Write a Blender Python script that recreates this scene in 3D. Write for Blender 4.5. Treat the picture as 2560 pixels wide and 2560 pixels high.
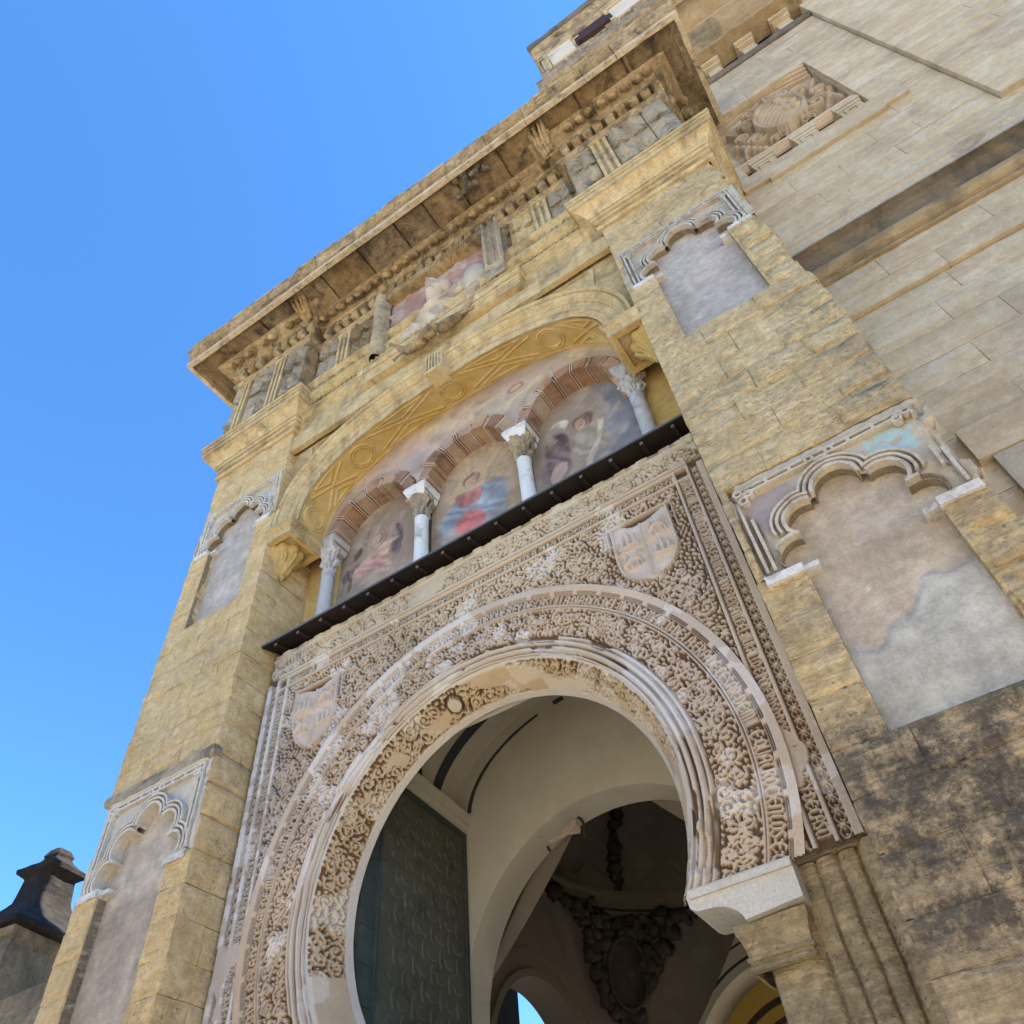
import bpy, math, random
import numpy as np
from mathutils import Matrix, Vector
for o in list(bpy.data.objects): bpy.data.objects.remove(o)
S = bpy.context.scene
COL = S.collection
random.seed(7)
RNG = np.random.default_rng(11)
R = math.radians

# ------------------------------------------------------------------ camera
cam_d = bpy.data.cameras.new('camera'); cam_d.sensor_width = 36.0; cam_d.lens = 27.818
cam_d.clip_start = 0.1; cam_d.clip_end = 800.0
cam = bpy.data.objects.new('camera', cam_d); COL.objects.link(cam)
ROT = [[0.834433, 0.546087, -0.074238], [-0.459811, 0.615594, -0.640014], [-0.303803, 0.568184, 0.764768]]
M = Matrix(((ROT[0][0], -ROT[1][0], -ROT[2][0], 4.2327),
            (ROT[0][1], -ROT[1][1], -ROT[2][1], -5.7076),
            (ROT[0][2], -ROT[1][2], -ROT[2][2], 1.4583), (0, 0, 0, 1)))
cam.matrix_world = M
S.camera = cam
# ------------------------------------------------------------------ sky, sun, exposure
SUN_EL, SUN_AZ = R(50), R(76)      # azimuth measured from +Y (into the building) towards +X
W = bpy.data.worlds.new('World'); S.world = W; W.use_nodes = True
nt = W.node_tree; nt.nodes.clear()
sky = nt.nodes.new('ShaderNodeTexSky'); sky.sky_type = 'NISHITA'; sky.sun_disc = False
sky.sun_elevation = SUN_EL; sky.sun_rotation = SUN_AZ
sky.air_density = 1.0; sky.dust_density = 0.0; sky.ozone_density = 10.0; sky.altitude = 100
bg = nt.nodes.new('ShaderNodeBackground'); bg.inputs[1].default_value = 0.096
wo = nt.nodes.new('ShaderNodeOutputWorld')
hs = nt.nodes.new('ShaderNodeHueSaturation'); hs.inputs['Saturation'].default_value = 1.08; hs.inputs['Hue'].default_value = .497
nt.links.new(sky.outputs[0], hs.inputs['Color']); nt.links.new(hs.outputs[0], bg.inputs[0]); nt.links.new(bg.outputs[0], wo.inputs[0])
sd = bpy.data.lights.new('sun', 'SUN'); sd.energy = 5.0; sd.angle = R(0.53); sd.color = (1, .94, .84)
sun = bpy.data.objects.new('sun', sd); COL.objects.link(sun)
dv = np.array([math.sin(SUN_AZ) * math.cos(SUN_EL), math.cos(SUN_AZ) * math.cos(SUN_EL), math.sin(SUN_EL)])
sun.rotation_euler = Vector(dv).to_track_quat('Z', 'Y').to_euler()
sun.location = (0, 0, 60)
S.view_settings.view_transform = 'Standard'; S.view_settings.look = 'None'
S.view_settings.exposure = 2.12; S.view_settings.gamma = 1.0
S.view_settings.use_curve_mapping = False
S.render.engine = 'CYCLES'
S.cycles.max_bounces = 8; S.cycles.diffuse_bounces = 5; S.cycles.use_denoising = True

# ------------------------------------------------------------------ numpy helpers
def _hash(i, j, k, s):
    h = (i.astype(np.int64) * 374761393 + j.astype(np.int64) * 668265263 + k.astype(np.int64) * 2147483647 + s * 1274126177) & 0xffffffff
    h = ((h ^ (h >> 13)) * 1274126177) & 0xffffffff
    return ((h ^ (h >> 16)) & 0xffff) / 65535.0
def vnoise(p, s=0):
    p = np.asarray(p, float); f = np.floor(p); t = p - f; t = t * t * (3 - 2 * t)
    i, j, k = f[..., 0].astype(np.int64), f[..., 1].astype(np.int64), f[..., 2].astype(np.int64)
    r = 0
    for a in (0, 1):
        for b in (0, 1):
            for c in (0, 1):
                w = (t[..., 0] if a else 1 - t[..., 0]) * (t[..., 1] if b else 1 - t[..., 1]) * (t[..., 2] if c else 1 - t[..., 2])
                r = r + w * _hash(i + a, j + b, k + c, s)
    return r * 2 - 1
def fbm(p, o=4, s=0, g=.5):
    p = np.asarray(p, float); a = 1; r = 0
    for q in range(o):
        r = r + a * vnoise(p * 2 ** q + 17.3 * q, s + q); a *= g
    return r
def sstep(a, b, x):
    t = np.clip((x - a) / (b - a), 0, 1); return t * t * (3 - 2 * t)

def new_mesh(name, V, F, smooth=False, col=None):
    V = np.asarray(V, np.float32).reshape(-1, 3)
    me = bpy.data.meshes.new(name)
    if isinstance(F, np.ndarray):
        n, k = F.shape; idx = F.astype(np.int32).ravel(); st = np.arange(n, dtype=np.int32) * k
    else:
        L = np.array([len(f) for f in F], np.int32); n = len(F)
        idx = np.array([i for f in F for i in f], np.int32); st = np.concatenate([[0], np.cumsum(L)[:-1]]).astype(np.int32) if n else np.zeros(0, np.int32)
    me.vertices.add(len(V)); me.vertices.foreach_set('co', V.ravel())
    me.loops.add(len(idx)); me.loops.foreach_set('vertex_index', idx)
    me.polygons.add(n); me.polygons.foreach_set('loop_start', st)
    me.polygons.foreach_set('use_smooth', np.full(n, bool(smooth)))
    me.update(calc_edges=True)
    if col is not None:
        ca = me.color_attributes.new('Col', 'FLOAT_COLOR', 'POINT')
        c4 = np.ones((len(V), 4), np.float32); c4[:, :3] = np.asarray(col, np.float32).reshape(-1, 3)
        ca.data.foreach_set('color', c4.ravel())
    return me
def obj(name, me, mat=None, parent=None, loc=None):
    if mat is not None and len(me.materials) == 0: me.materials.append(mat)
    o = bpy.data.objects.new(name, me); COL.objects.link(o)
    WL[o.name] = Vector(loc) if loc is not None else Vector((0, 0, 0))
    if parent is not None:
        o.parent = parent; o.matrix_parent_inverse = Matrix.Translation(-WL[parent.name])
    if loc is not None: o.location = loc
    return o
WL = {}
def thing(name, label, cat, loc=(0, 0, 0), group=None):
    o = bpy.data.objects.new(name, None); COL.objects.link(o)
    o.empty_display_size = .2; o.location = loc; WL[o.name] = Vector(loc)
    o['label'] = label; o['category'] = cat
    if group: o['group'] = group
    return o
def tag(o, label, cat, group=None):
    o['label'] = label; o['category'] = cat
    if group: o['group'] = group
    return o
def structure(o): o['kind'] = 'structure'; return o
def stuff(o): o['kind'] = 'stuff'; return o

class MB:
    """collects shapes in one mesh"""
    def __init__(s): s.V = []; s.F = []; s.n = 0
    def add(s, V, F):
        V = np.asarray(V, float).reshape(-1, 3); s.V.append(V)
        s.F += [tuple(int(i) + s.n for i in f) for f in F]; s.n += len(V); return s
    def box(s, x0, x1, y0, y1, z0, z1, bev=0.0):
        V = [(x, y, z) for x in (x0, x1) for y in (y0, y1) for z in (z0, z1)]
        return s.add(V, [(0, 1, 3, 2), (4, 6, 7, 5), (0, 4, 5, 1), (2, 3, 7, 6), (0, 2, 6, 4), (1, 5, 7, 3)])
    def prism(s, pts, y0, y1):      # outline in (x,z) extruded along y
        n = len(pts); V = [(x, y0, z) for x, z in pts] + [(x, y1, z) for x, z in pts]
        return s.add(V, [tuple(range(n))[::-1], tuple(range(n, 2 * n))] + [(i, (i + 1) % n, n + (i + 1) % n, n + i) for i in range(n)])
    def lathe(s, prof, c, seg=24, axis=2):   # prof list of (r,z)
        V = []; m = len(prof)
        for i in range(seg):
            a = 2 * math.pi * i / seg
            for r, z in prof: V.append((c[0] + r * math.cos(a), c[1] + r * math.sin(a), c[2] + z))
        F = [(i * m + j, ((i + 1) % seg) * m + j, ((i + 1) % seg) * m + j + 1, i * m + j + 1) for i in range(seg) for j in range(m - 1)]
        return s.add(V, F)
    def grid(s, P, flip=False):
        n, m = P.shape[:2]; F = grid_faces(n, m, flip); return s.add(P.reshape(-1, 3), F.tolist())
    def tube(s, pts, rad, seg=8):
        pts = np.asarray(pts, float); n = len(pts); rad = np.broadcast_to(rad, n)
        T = np.gradient(pts, axis=0); T /= np.linalg.norm(T, axis=1)[:, None] + 1e-9
        up = np.array([0, 1, 0.01]); V = []
        for i in range(n):
            a = np.cross(T[i], up); a /= np.linalg.norm(a) + 1e-9; b = np.cross(T[i], a)
            for k in range(seg):
                t = 2 * math.pi * k / seg; V.append(pts[i] + rad[i] * (a * math.cos(t) + b * math.sin(t)))
        F = [(i * seg + k, i * seg + (k + 1) % seg, (i + 1) * seg + (k + 1) % seg, (i + 1) * seg + k) for i in range(n - 1) for k in range(seg)]
        F += [tuple(range(seg))[::-1], tuple(range((n - 1) * seg, n * seg))]
        return s.add(V, F)
    def mesh(s, name, smooth=False, erode=0.0, freq=4.0):
        V = np.concatenate(s.V)
        if erode: V = roughen(V, erode, freq)
        return new_mesh(name, V, s.F, smooth)
    def obj(s, name, mat, parent=None, smooth=False, erode=0.0, freq=4.0):
        return obj(name, s.mesh(name, smooth, erode, freq), mat, parent)
def roughen(V, a, f=4.0, s=3):
    return V + a * np.stack([fbm(V * f, 3, s), fbm(V * f + 31.7, 3, s + 7), fbm(V * f + 77.1, 3, s + 13)], -1)
def grid_faces(n, m, flip=False):
    i, j = np.meshgrid(np.arange(n - 1), np.arange(m - 1), indexing='ij'); a = (i * m + j).ravel()
    F = np.stack([a, a + 1, a + m + 1, a + m], 1) if flip else np.stack([a, a + m, a + m + 1, a + 1], 1)
    return F
def subdiv(path, step):
    out = [np.array(path[0], float)]
    for a, b in zip(path[:-1], path[1:]):
        a, b = np.array(a, float), np.array(b, float); k = max(1, int(np.ceil(np.linalg.norm(b - a) / step)))
        out += [a + (b - a) * t / k for t in range(1, k + 1)]
    return out
def sweep(path, prof, step=.15, pstep=None):
    """plan path (outward = right hand of travel), profile (out,z) from bottom to top -> grid of points"""
    path = [np.array(p, float) for p in path]; n = len(path); off = []
    nr = []
    for a, b in zip(path[:-1], path[1:]):
        d = (b - a) / np.linalg.norm(b - a); nr.append(np.array([d[1], -d[0]]))
    mit = []
    for i in range(n):
        if i == 0: mit.append(nr[0])
        elif i == n - 1: mit.append(nr[-1])
        else:
            q = nr[i - 1] + nr[i]; q = q / (q @ nr[i]); mit.append(q)
    P, Mi = [path[0]], [mit[0]]
    for i in range(n - 1):
        k = max(1, int(np.ceil(np.linalg.norm(path[i + 1] - path[i]) / step)))
        for t in range(1, k + 1):
            P.append(path[i] + (path[i + 1] - path[i]) * t / k); Mi.append(mit[i] + (mit[i + 1] - mit[i]) * t / k)
    P, Mi = np.array(P), np.array(Mi)
    # offsets must stay mitred: along an edge the outward offset is constant, so interpolate end positions
    prof = np.array(prof, float)
    if pstep: prof = np.array(subdiv(prof.tolist(), pstep))
    G = np.zeros((len(P), len(prof), 3))
    G[:, :, :2] = P[:, None, :] + prof[None, :, 0:1] * Mi[:, None, :]; G[:, :, 2] = prof[None, :, 1]
    return G
def sweep_mb(mb, path, prof, step=.15, cap=True, pstep=None):
    G = sweep(path, prof, step, pstep); base = mb.n; n, m = G.shape[:2]
    mb.grid(G)
    if cap:
        mb.F += [tuple(base + k for k in range(m)), tuple(base + (n - 1) * m + k for k in range(m))[::-1]]
    return mb
# relief height map
class HM:
    def __init__(s, u0, u1, v0, v1, res):
        s.u0, s.v0, s.res = u0, v0, res
        s.nu = int(round((u1 - u0) / res)) + 1; s.nv = int(round((v1 - v0) / res)) + 1
        s.H = np.zeros((s.nu, s.nv)); s.buf = []
        s.U, s.Vv = np.meshgrid(u0 + res * np.arange(s.nu), v0 + res * np.arange(s.nv), indexing='ij')
    def stroke(s, pts, w, h, w2=None):
        pts = np.asarray(pts, float)
        d = np.hypot(*np.diff(pts, axis=0).T); L = np.concatenate([[0], np.cumsum(d)])
        if L[-1] <= 0: return
        n = max(2, int(L[-1] / (s.res * .8)) + 1); t = np.linspace(0, L[-1], n)
        ww = np.full(n, w) if w2 is None else np.linspace(w, w2, n)
        s.buf.append(np.stack([np.interp(t, L, pts[:, 0]), np.interp(t, L, pts[:, 1]), ww, np.full(n, h)], 1))
    def dot(s, u, v, w, h): s.buf.append(np.array([[u, v, w, h]]))
    def flush(s, sharp=2.2):
        if not s.buf: return s
        B = np.concatenate(s.buf); s.buf = []
        fu, fv = (B[:, 0] - s.u0) / s.res, (B[:, 1] - s.v0) / s.res; iu, iv = np.round(fu).astype(int), np.round(fv).astype(int)
        k = int(np.ceil(B[:, 2].max() / s.res)) + 1; flat = s.H.ravel()
        for a in range(-k, k + 1):
            for b in range(-k, k + 1):
                d = np.hypot(iu + a - fu, iv + b - fv) * s.res
                val = B[:, 3] * np.clip((1 - d / B[:, 2]) * sharp, 0, 1) ** .7
                ok = (val > 0) & (iu + a >= 0) & (iu + a < s.nu) & (iv + b >= 0) & (iv + b < s.nv)
                np.maximum.at(flat, (iu[ok] + a) * s.nv + iv[ok] + b, val[ok])
        s.H = flat.reshape(s.nu, s.nv); return s
def patch(name, P, keep, mat, parent, col=None, smooth=True, flip=False):
    """grid of points, cells kept by mask -> object"""
    n, m = P.shape[:2]; F = grid_faces(n, m, flip)[keep[:n - 1, :m - 1].ravel()]
    used = np.unique(F); remap = np.full(n * m, -1, np.int64); remap[used] = np.arange(len(used))
    return obj(name, new_mesh(name, P.reshape(-1, 3)[used], remap[F], smooth, None if col is None else col.reshape(-1, 3)[used]), mat, parent)

# ------------------------------------------------------------------ materials
def nd(t, k, **kw):
    n = t.nodes.new(k)
    for a, b in kw.items(): setattr(n, a, b)
    return n
def mixc(t, f, a, b, mode='MIX'):
    m = t.nodes.new('ShaderNodeMix'); m.data_type = 'RGBA'; m.blend_type = mode
    for sk, v in ((m.inputs[0], f), (m.inputs[6], a), (m.inputs[7], b)):
        if hasattr(v, 'links'): t.links.new(v, sk)
        elif isinstance(v, (int, float)): sk.default_value = v
        else: sk.default_value = (*v, 1)
    return m.outputs[2]
def math_(t, op, a, b=0.0, c=None):
    m = t.nodes.new('ShaderNodeMath'); m.operation = op
    for i, v in enumerate((a, b) if c is None else (a, b, c)):
        if hasattr(v, 'links'): t.links.new(v, m.inputs[i])
        else: m.inputs[i].default_value = v
    return m.outputs[0]
def noise(t, vec, scale, detail=4, rough=.55, dist=0.0):
    n = nd(t, 'ShaderNodeTexNoise'); n.inputs['Scale'].default_value = scale; n.inputs['Detail'].default_value = detail
    n.inputs['Roughness'].default_value = rough; n.inputs['Distortion'].default_value = dist
    t.links.new(vec, n.inputs['Vector']); return n.outputs[0]
def ramp(t, f, a, b, lo=0.0, hi=1.0):
    m = t.nodes.new('ShaderNodeMapRange'); m.interpolation_type = 'SMOOTHSTEP'
    t.links.new(f, m.inputs[0]); m.inputs[1].default_value = a; m.inputs[2].default_value = b
    m.inputs[3].default_value = lo; m.inputs[4].default_value = hi; return m.outputs[0]
def mapped(t, vec, sc, rot=(0, 0, 0), loc=(0, 0, 0)):
    m = nd(t, 'ShaderNodeMapping'); m.inputs['Scale'].default_value = sc; m.inputs['Rotation'].default_value = rot; m.inputs['Location'].default_value = loc
    t.links.new(vec, m.inputs[0]); return m.outputs[0]
def material(name, base, c2=None, c3=None, dark=None, dark_at=.6, dark_soft=.12, dark_scale=.9, streak=0.0, strata=0.0, pits=0.0, bump=.5, bdist=.02,
             grain=.16, rough=.9, vcol=False, rnd=0.0, fscale=1.0, band=None, low=None, mottle=.0, hstreak=.0, spec=.15, metal=0.0):
    m = bpy.data.materials.new(name); m.use_nodes = True; t = m.node_tree; b = t.nodes['Principled BSDF']
    b.inputs['Roughness'].default_value = rough; b.inputs['Specular IOR Level'].default_value = spec; b.inputs['Metallic'].default_value = metal
    pos = nd(t, 'ShaderNodeNewGeometry').outputs['Position']
    c2 = c2 or base; c3 = c3 or base
    if vcol:
        a = nd(t, 'ShaderNodeVertexColor'); a.layer_name = 'Col'; col = a.outputs[0]
        col = mixc(t, ramp(t, noise(t, pos, 1.3 * fscale, 5, .6), .42, .62, 0, .35), col, mixc(t, 1.0, col, c2, 'MULTIPLY'))
    else:
        col = mixc(t, ramp(t, noise(t, pos, .45 * fscale, 4), .38, .62), base, c2)
        col = mixc(t, ramp(t, noise(t, pos, 2.1 * fscale, 6, .65, .3), .42, .66, 0, .8), col, c3)
    if dark:
        dk = ramp(t, noise(t, pos, dark_scale * fscale, 9, .68, .6), dark_at - dark_soft, dark_at + dark_soft)
        col = mixc(t, dk, col, dark)
    if streak:
        sv = mapped(t, pos, (3.2, 3.2, .28))
        col = mixc(t, ramp(t, noise(t, sv, 1.6, 6, .6), .5, .72, 0, streak), col, dark or (.05, .045, .04))
    if low:    # browner towards the foot of the wall
        sp = nd(t, 'ShaderNodeSeparateXYZ'); t.links.new(pos, sp.inputs[0])
        col = mixc(t, ramp(t, math_(t, 'ADD', sp.outputs[2], math_(t, 'MULTIPLY', noise(t, pos, .9, 5, .6), 1.2)), low[0], low[0] + 1.0, 1, 0), col, low[1])
    if band:   # black crust with a shape of its own: (x0, z0, z1, colour)
        sp = nd(t, 'ShaderNodeSeparateXYZ'); t.links.new(pos, sp.inputs[0])
        w = math_(t, 'ADD', sp.outputs[2], math_(t, 'MULTIPLY', math_(t, 'SUBTRACT', noise(t, pos, .8, 5, .6), .5), 1.6))
        k = math_(t, 'MULTIPLY', ramp(t, w, band[1] - .35, band[1] + .15), ramp(t, w, band[2] - .2, band[2] + .3, 1, 0))
        k = math_(t, 'MULTIPLY', k, ramp(t, sp.outputs[0], band[0], band[0] + .6))
        k = math_(t, 'MULTIPLY', k, ramp(t, noise(t, pos, 3.2, 9, .8), .40, .56, .05, 1))
        col = mixc(t, k, col, band[3])
    if rnd:
        oi = nd(t, 'ShaderNodeObjectInfo').outputs['Random']
        hs = nd(t, 'ShaderNodeHueSaturation'); t.links.new(col, hs.inputs['Color'])
        t.links.new(math_(t, 'MULTIPLY_ADD', oi, rnd, 1 - rnd / 2), hs.inputs['Value'])
        t.links.new(math_(t, 'MULTIPLY_ADD', math_(t, 'FRACT', math_(t, 'MULTIPLY', oi, 7.31)), rnd * 1.2, 1 - rnd * .6), hs.inputs['Saturation'])
        col = hs.outputs[0]
    if hstreak:
        hv = mapped(t, pos, (.55, .55, 2.6), (0, R(-3), 0)); col = mixc(t, ramp(t, noise(t, hv, 1.0, 7, .68, .5), .40, .62, 0, hstreak), col, mixc(t, 1.0, col, (.66, .63, .60), 'MULTIPLY'))
        hv = mapped(t, pos, (.9, .9, 4.0), (0, R(-2), 0), (5, 3, 1)); col = mixc(t, ramp(t, noise(t, hv, 1.0, 7, .68, .5), .52, .66, 0, hstreak), col, (.56, .51, .42))
    g = math_(t, 'ADD', ramp(t, noise(t, pos, 38 * fscale, 5, .7), .25, .75, 1 - grain, 1 + grain), ramp(t, noise(t, pos, 8.5 * fscale, 7, .78), .33, .67, -mottle, mottle * .8))
    cg = nd(t, 'ShaderNodeCombineColor')
    for i in range(3): t.links.new(g, cg.inputs[i])
    col = mixc(t, 1.0, col, cg.outputs[0], 'MULTIPLY')
    t.links.new(col, b.inputs['Base Color'])
    if bump:
        h = math_(t, 'MULTIPLY', noise(t, pos, 14 * fscale, 8, .65), .6)
        if strata:
            sv = mapped(t, pos, (2.2, 2.2, 13), (R(3), R(-4), 0))
            s1 = ramp(t, noise(t, sv, 1.0 * fscale, 7, .7, .4), .36, .6)
            h = math_(t, 'ADD', h, math_(t, 'MULTIPLY', s1, strata))
        if pits:
            sv = mapped(t, pos, (1, 1, 1.7))
            v = nd(t, 'ShaderNodeTexVoronoi'); v.inputs['Scale'].default_value = 13 * fscale; t.links.new(sv, v.inputs['Vector'])
            pk = ramp(t, v.outputs['Distance'], .1, .28)
            pk = math_(t, 'MAXIMUM', pk, ramp(t, noise(t, pos, 1.7, 3), .45, .6, 1, 0))
            h = math_(t, 'ADD', h, math_(t, 'MULTIPLY', pk, pits))
        bp = nd(t, 'ShaderNodeBump'); bp.inputs['Strength'].default_value = bump; bp.inputs['Distance'].default_value = bdist
        t.links.new(h, bp.inputs['Height']); t.links.new(bp.outputs[0], b.inputs['Normal'])
    return m

# ------------------------------------------------------------------ palette
M_PIER = material('pier_stone', (.54, .385, .19), (.49, .345, .16), (.57, .435, .245), (.34, .25, .135), .60, .16, 1.1, strata=.35, pits=1.1, bump=.75, bdist=.026, rnd=.03, mottle=.20)
M_PIER_R = material('pier_stone_crusted', (.53, .39, .20), (.47, .345, .17), (.56, .44, .265), (.32, .25, .155), .58, .15, 1.0, strata=.45, pits=1.2, bump=.85, bdist=.03, rnd=.03, mottle=.26,
                    band=(3.2, 3.25, 4.75, (.10, .085, .065)), low=(4.9, (.36, .275, .165)))
M_JAMB = material('jamb_stone', (.34, .265, .15), (.29, .225, .125), (.37, .295, .18), (.19, .15, .10), .6, .15, 1.4, strata=.5, pits=.9, bump=.9, bdist=.026, mottle=.28)
M_IMP = material('impost_plaster', (.47, .445, .39), (.43, .41, .36), (.50, .48, .43), (.36, .32, .24), .62, .12, 2.0, bump=.35, bdist=.01)
M_IMPW = material('worn_white_impost', (.56, .545, .50), (.48, .46, .41), (.60, .58, .54), (.30, .26, .2), .58, .12, 5.0, bump=.6, mottle=.15)
M_LOBE_D = material('dark_lobe_soffit', (.19, .145, .10), (.14, .11, .08), (.26, .205, .145), bump=.6, mottle=.2)
M_MOULD = [material('carved_fillet_warm', (.46, .395, .30), (.41, .35, .265), (.50, .445, .36), (.25, .21, .16), .6, .13, 3.0, bump=.5, mottle=.12), material('carved_fillet_grey', (.43, .385, .315), (.37, .335, .28), (.47, .43, .36), (.22, .19, .15), .58, .13, 3.0, bump=.5, mottle=.12),
           material('carved_fillet_pale', (.50, .455, .375), (.45, .41, .34), (.53, .49, .42), (.28, .25, .2), .62, .12, 3.0, bump=.5, mottle=.1), material('carved_fillet_whitish', (.49, .45, .385), (.44, .40, .345), (.53, .49, .43), (.28, .25, .2), .62, .12, 3.0, bump=.5, mottle=.1)]
M_OCH = material('ochre_carved', (.43, .305, .115), (.38, .265, .10), (.46, .345, .15), (.26, .18, .07), .6, .14, 2.5, bump=.4)
M_MORT = material('joint_mortar', (.44, .335, .175), (.40, .30, .15), (.47, .37, .21), bump=.5, bdist=.02)
M_RUBBLE = material('weathered_mortar', (.34, .27, .17), (.28, .22, .14), (.37, .31, .22), strata=1.0, pits=1.0, bump=.9, bdist=.04)
M_TOWER = material('tower_stone', (.475, .38, .245), (.415, .32, .205), (.50, .43, .31), (.35, .28, .195), .60, .15, .8, strata=.3, pits=.2, bump=.45, bdist=.014, rnd=.03, grain=.10, mottle=.10, hstreak=.34)
M_TOWER_D = material('tower_dark_stone', (.165, .135, .105), (.12, .105, .09), (.23, .175, .11), (.055, .05, .045), .55, .15, 1.0, strata=.7, bump=.6)
M_FRZ_SHADE = material('frieze_painted_shade', (.085, .075, .064), (.06, .055, .05), (.15, .11, .065), bump=.6)  # frieze ground coloured darker so its recess reads as deep shade
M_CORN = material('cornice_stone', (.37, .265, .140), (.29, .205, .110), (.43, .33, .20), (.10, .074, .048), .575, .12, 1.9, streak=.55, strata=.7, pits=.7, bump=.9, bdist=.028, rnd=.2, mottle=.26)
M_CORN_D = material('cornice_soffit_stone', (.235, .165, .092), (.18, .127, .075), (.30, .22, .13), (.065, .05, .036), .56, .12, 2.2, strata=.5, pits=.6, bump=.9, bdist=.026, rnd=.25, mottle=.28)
M_LIP = material('cornice_lip_stone', (.44, .355, .235), (.38, .295, .185), (.49, .41, .30), (.12, .09, .06), .62, .10, 2.6, streak=.5, bump=.7, mottle=.2)
M_CREAM = material('cream_stone', (.47, .36, .19), (.42, .31, .15), (.51, .41, .245), (.22, .16, .09), .60, .13, 1.7, streak=.5, strata=.5, bump=.65, bdist=.02, rnd=.10, mottle=.17)
M_GREY = material('grey_carved_stone', (.345, .285, .20), (.27, .23, .17), (.40, .325, .21), (.10, .085, .065), .60, .14, 1.8, strata=.5, bump=.8, rnd=.2, mottle=.2)
M_YEL = material('ochre_limewash', (.50, .345, .125), (.45, .305, .105), (.53, .40, .19), (.33, .225, .08), .62, .14, 1.6, bump=.35, bdist=.012, grain=.08, mottle=.08)
M_STUC = material('stucco_relief', (1, 1, 1), (.86, .80, .74), vcol=True, bump=.5, bdist=.008, fscale=1.5, grain=.12)
M_PLAS = material('old_plaster', (1, 1, 1), (.84, .80, .77), vcol=True, bump=.6, bdist=.016, grain=.10, mottle=.17, hstreak=.22)
M_FRES = material('fresco_paint', (1, 1, 1), (.85, .82, .8), vcol=True, bump=.55, bdist=.014, grain=.1, rough=.8)
M_WHITE = material('white_marble', (.60, .60, .575), (.53, .53, .51), (.63, .625, .60), (.33, .32, .29), .60, .10, 3.0, streak=.25, bump=.3, bdist=.008, grain=.06, rough=.6, spec=.25)
M_GREYM = material('grey_marble', (.40, .39, .38), (.35, .34, .33), (.46, .44, .42), (.22, .21, .2), .6, .12, 3.0, bump=.35, grain=.1, rough=.6)
M_BRICK = material('voussoir_brick', (.27, .165, .11), (.23, .14, .095), (.32, .21, .15), (.14, .09, .065), .58, .14, 2.5, bump=.6, bdist=.012, rnd=.3)
M_VSTONE = material('voussoir_stone', (.33, .25, .165), (.30, .20, .14), (.38, .30, .21), (.2, .13, .09), .6, .14, 2.5, bump=.6, bdist=.012, rnd=.35)
M_STUCB = material("thin_brick", (.47, .33, .25), (.42, .28, .21), (.50, .40, .32), (.25, .15, .11), .62, .14, 2.5, bump=.5, rnd=.3)
M_TBROWN = material("tower_brown_moulding", (.33, .235, .125), (.27, .195, .11), (.36, .27, .16), (.11, .09, .06), .6, .14, 1.2, streak=.2, strata=.8, bump=.7)
M_TGREY = material("tower_grey_moulding", (.36, .325, .275), (.30, .28, .25), (.40, .37, .31), (.14, .13, .12), .62, .14, 1.6, strata=.4, bump=.5)
M_TPINK = material("tower_pink_moulding", (.46, .345, .235), (.42, .31, .21), (.48, .38, .28), bump=.4)
M_TOWER_P = material("tower_plinth", (.36, .315, .24), (.33, .29, .22), (.39, .35, .28), (.22, .2, .16), .6, .14, .8, bump=.5)
M_CREAM2 = material("pale_stone_panel", (.56, .48, .37), (.52, .44, .33), (.58, .51, .42), (.3, .25, .2), .62, .1, 1.0, bump=.4)
M_WOOD = material('dark_timber', (.022, .017, .015), (.028, .021, .017), (.018, .014, .013), bump=.3, bdist=.006, rough=.7)
M_LEAD = material('lead_edge', (.10, .10, .105), (.13, .13, .14), bump=.2, rough=.6)
M_BRNZ = material('green_bronze', (.088, .090, .070), (.070, .074, .058), (.105, .104, .080), (.045, .047, .038), .6, .12, 3.0, bump=.4, bdist=.006, rough=.6, spec=.3, mottle=.12)
M_BRNZB = material('blue_green_bronze', (.055, .070, .066), (.042, .056, .055), (.068, .085, .08), bump=.3, bdist=.006, rough=.6, mottle=.12)
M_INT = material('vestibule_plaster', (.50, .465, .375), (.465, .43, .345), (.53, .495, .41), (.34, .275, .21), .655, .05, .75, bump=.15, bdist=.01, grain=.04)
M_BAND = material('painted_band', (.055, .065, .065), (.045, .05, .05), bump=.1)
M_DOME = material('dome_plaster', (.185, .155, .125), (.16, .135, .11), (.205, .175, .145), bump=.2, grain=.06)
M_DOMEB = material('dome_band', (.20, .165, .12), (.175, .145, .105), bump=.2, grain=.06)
M_ORN = material('dark_gilded_ornament', (.055, .043, .034), (.036, .030, .025), (.085, .066, .052), bump=.6, rough=.6)
M_ORNL = material('pale_ornament', (.42, .36, .28), (.36, .27, .2), (.45, .40, .33), bump=.4)
M_SLATE = material('black_stone_roof', (.022, .019, .017), (.016, .014, .013), (.038, .03, .024), bump=.9, bdist=.03, strata=.6)
M_TURR = material('turret_stone', (.28, .205, .12), (.23, .17, .105), (.32, .25, .16), (.11, .09, .065), .55, .15, 1.0, streak=.4, strata=.8, pits=.6, bump=.8, mottle=.2)
M_PAVE = material('street_paving', (.36, .315, .245), (.32, .28, .22), (.38, .34, .28), bump=.3)
M_LIME = material('limewashed_house', (.72, .66, .54), (.70, .63, .50), bump=.15)
M_DRED = material('dark_red_grille', (.05, .028, .028), (.04, .025, .025), bump=.2)
M_TWIG = material('dry_twig', (.40, .28, .2), (.34, .22, .16), bump=.1)
M_GOLD = material('yellow_painted_arch', (.52, .35, .085), (.47, .31, .075), bump=.2)

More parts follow.
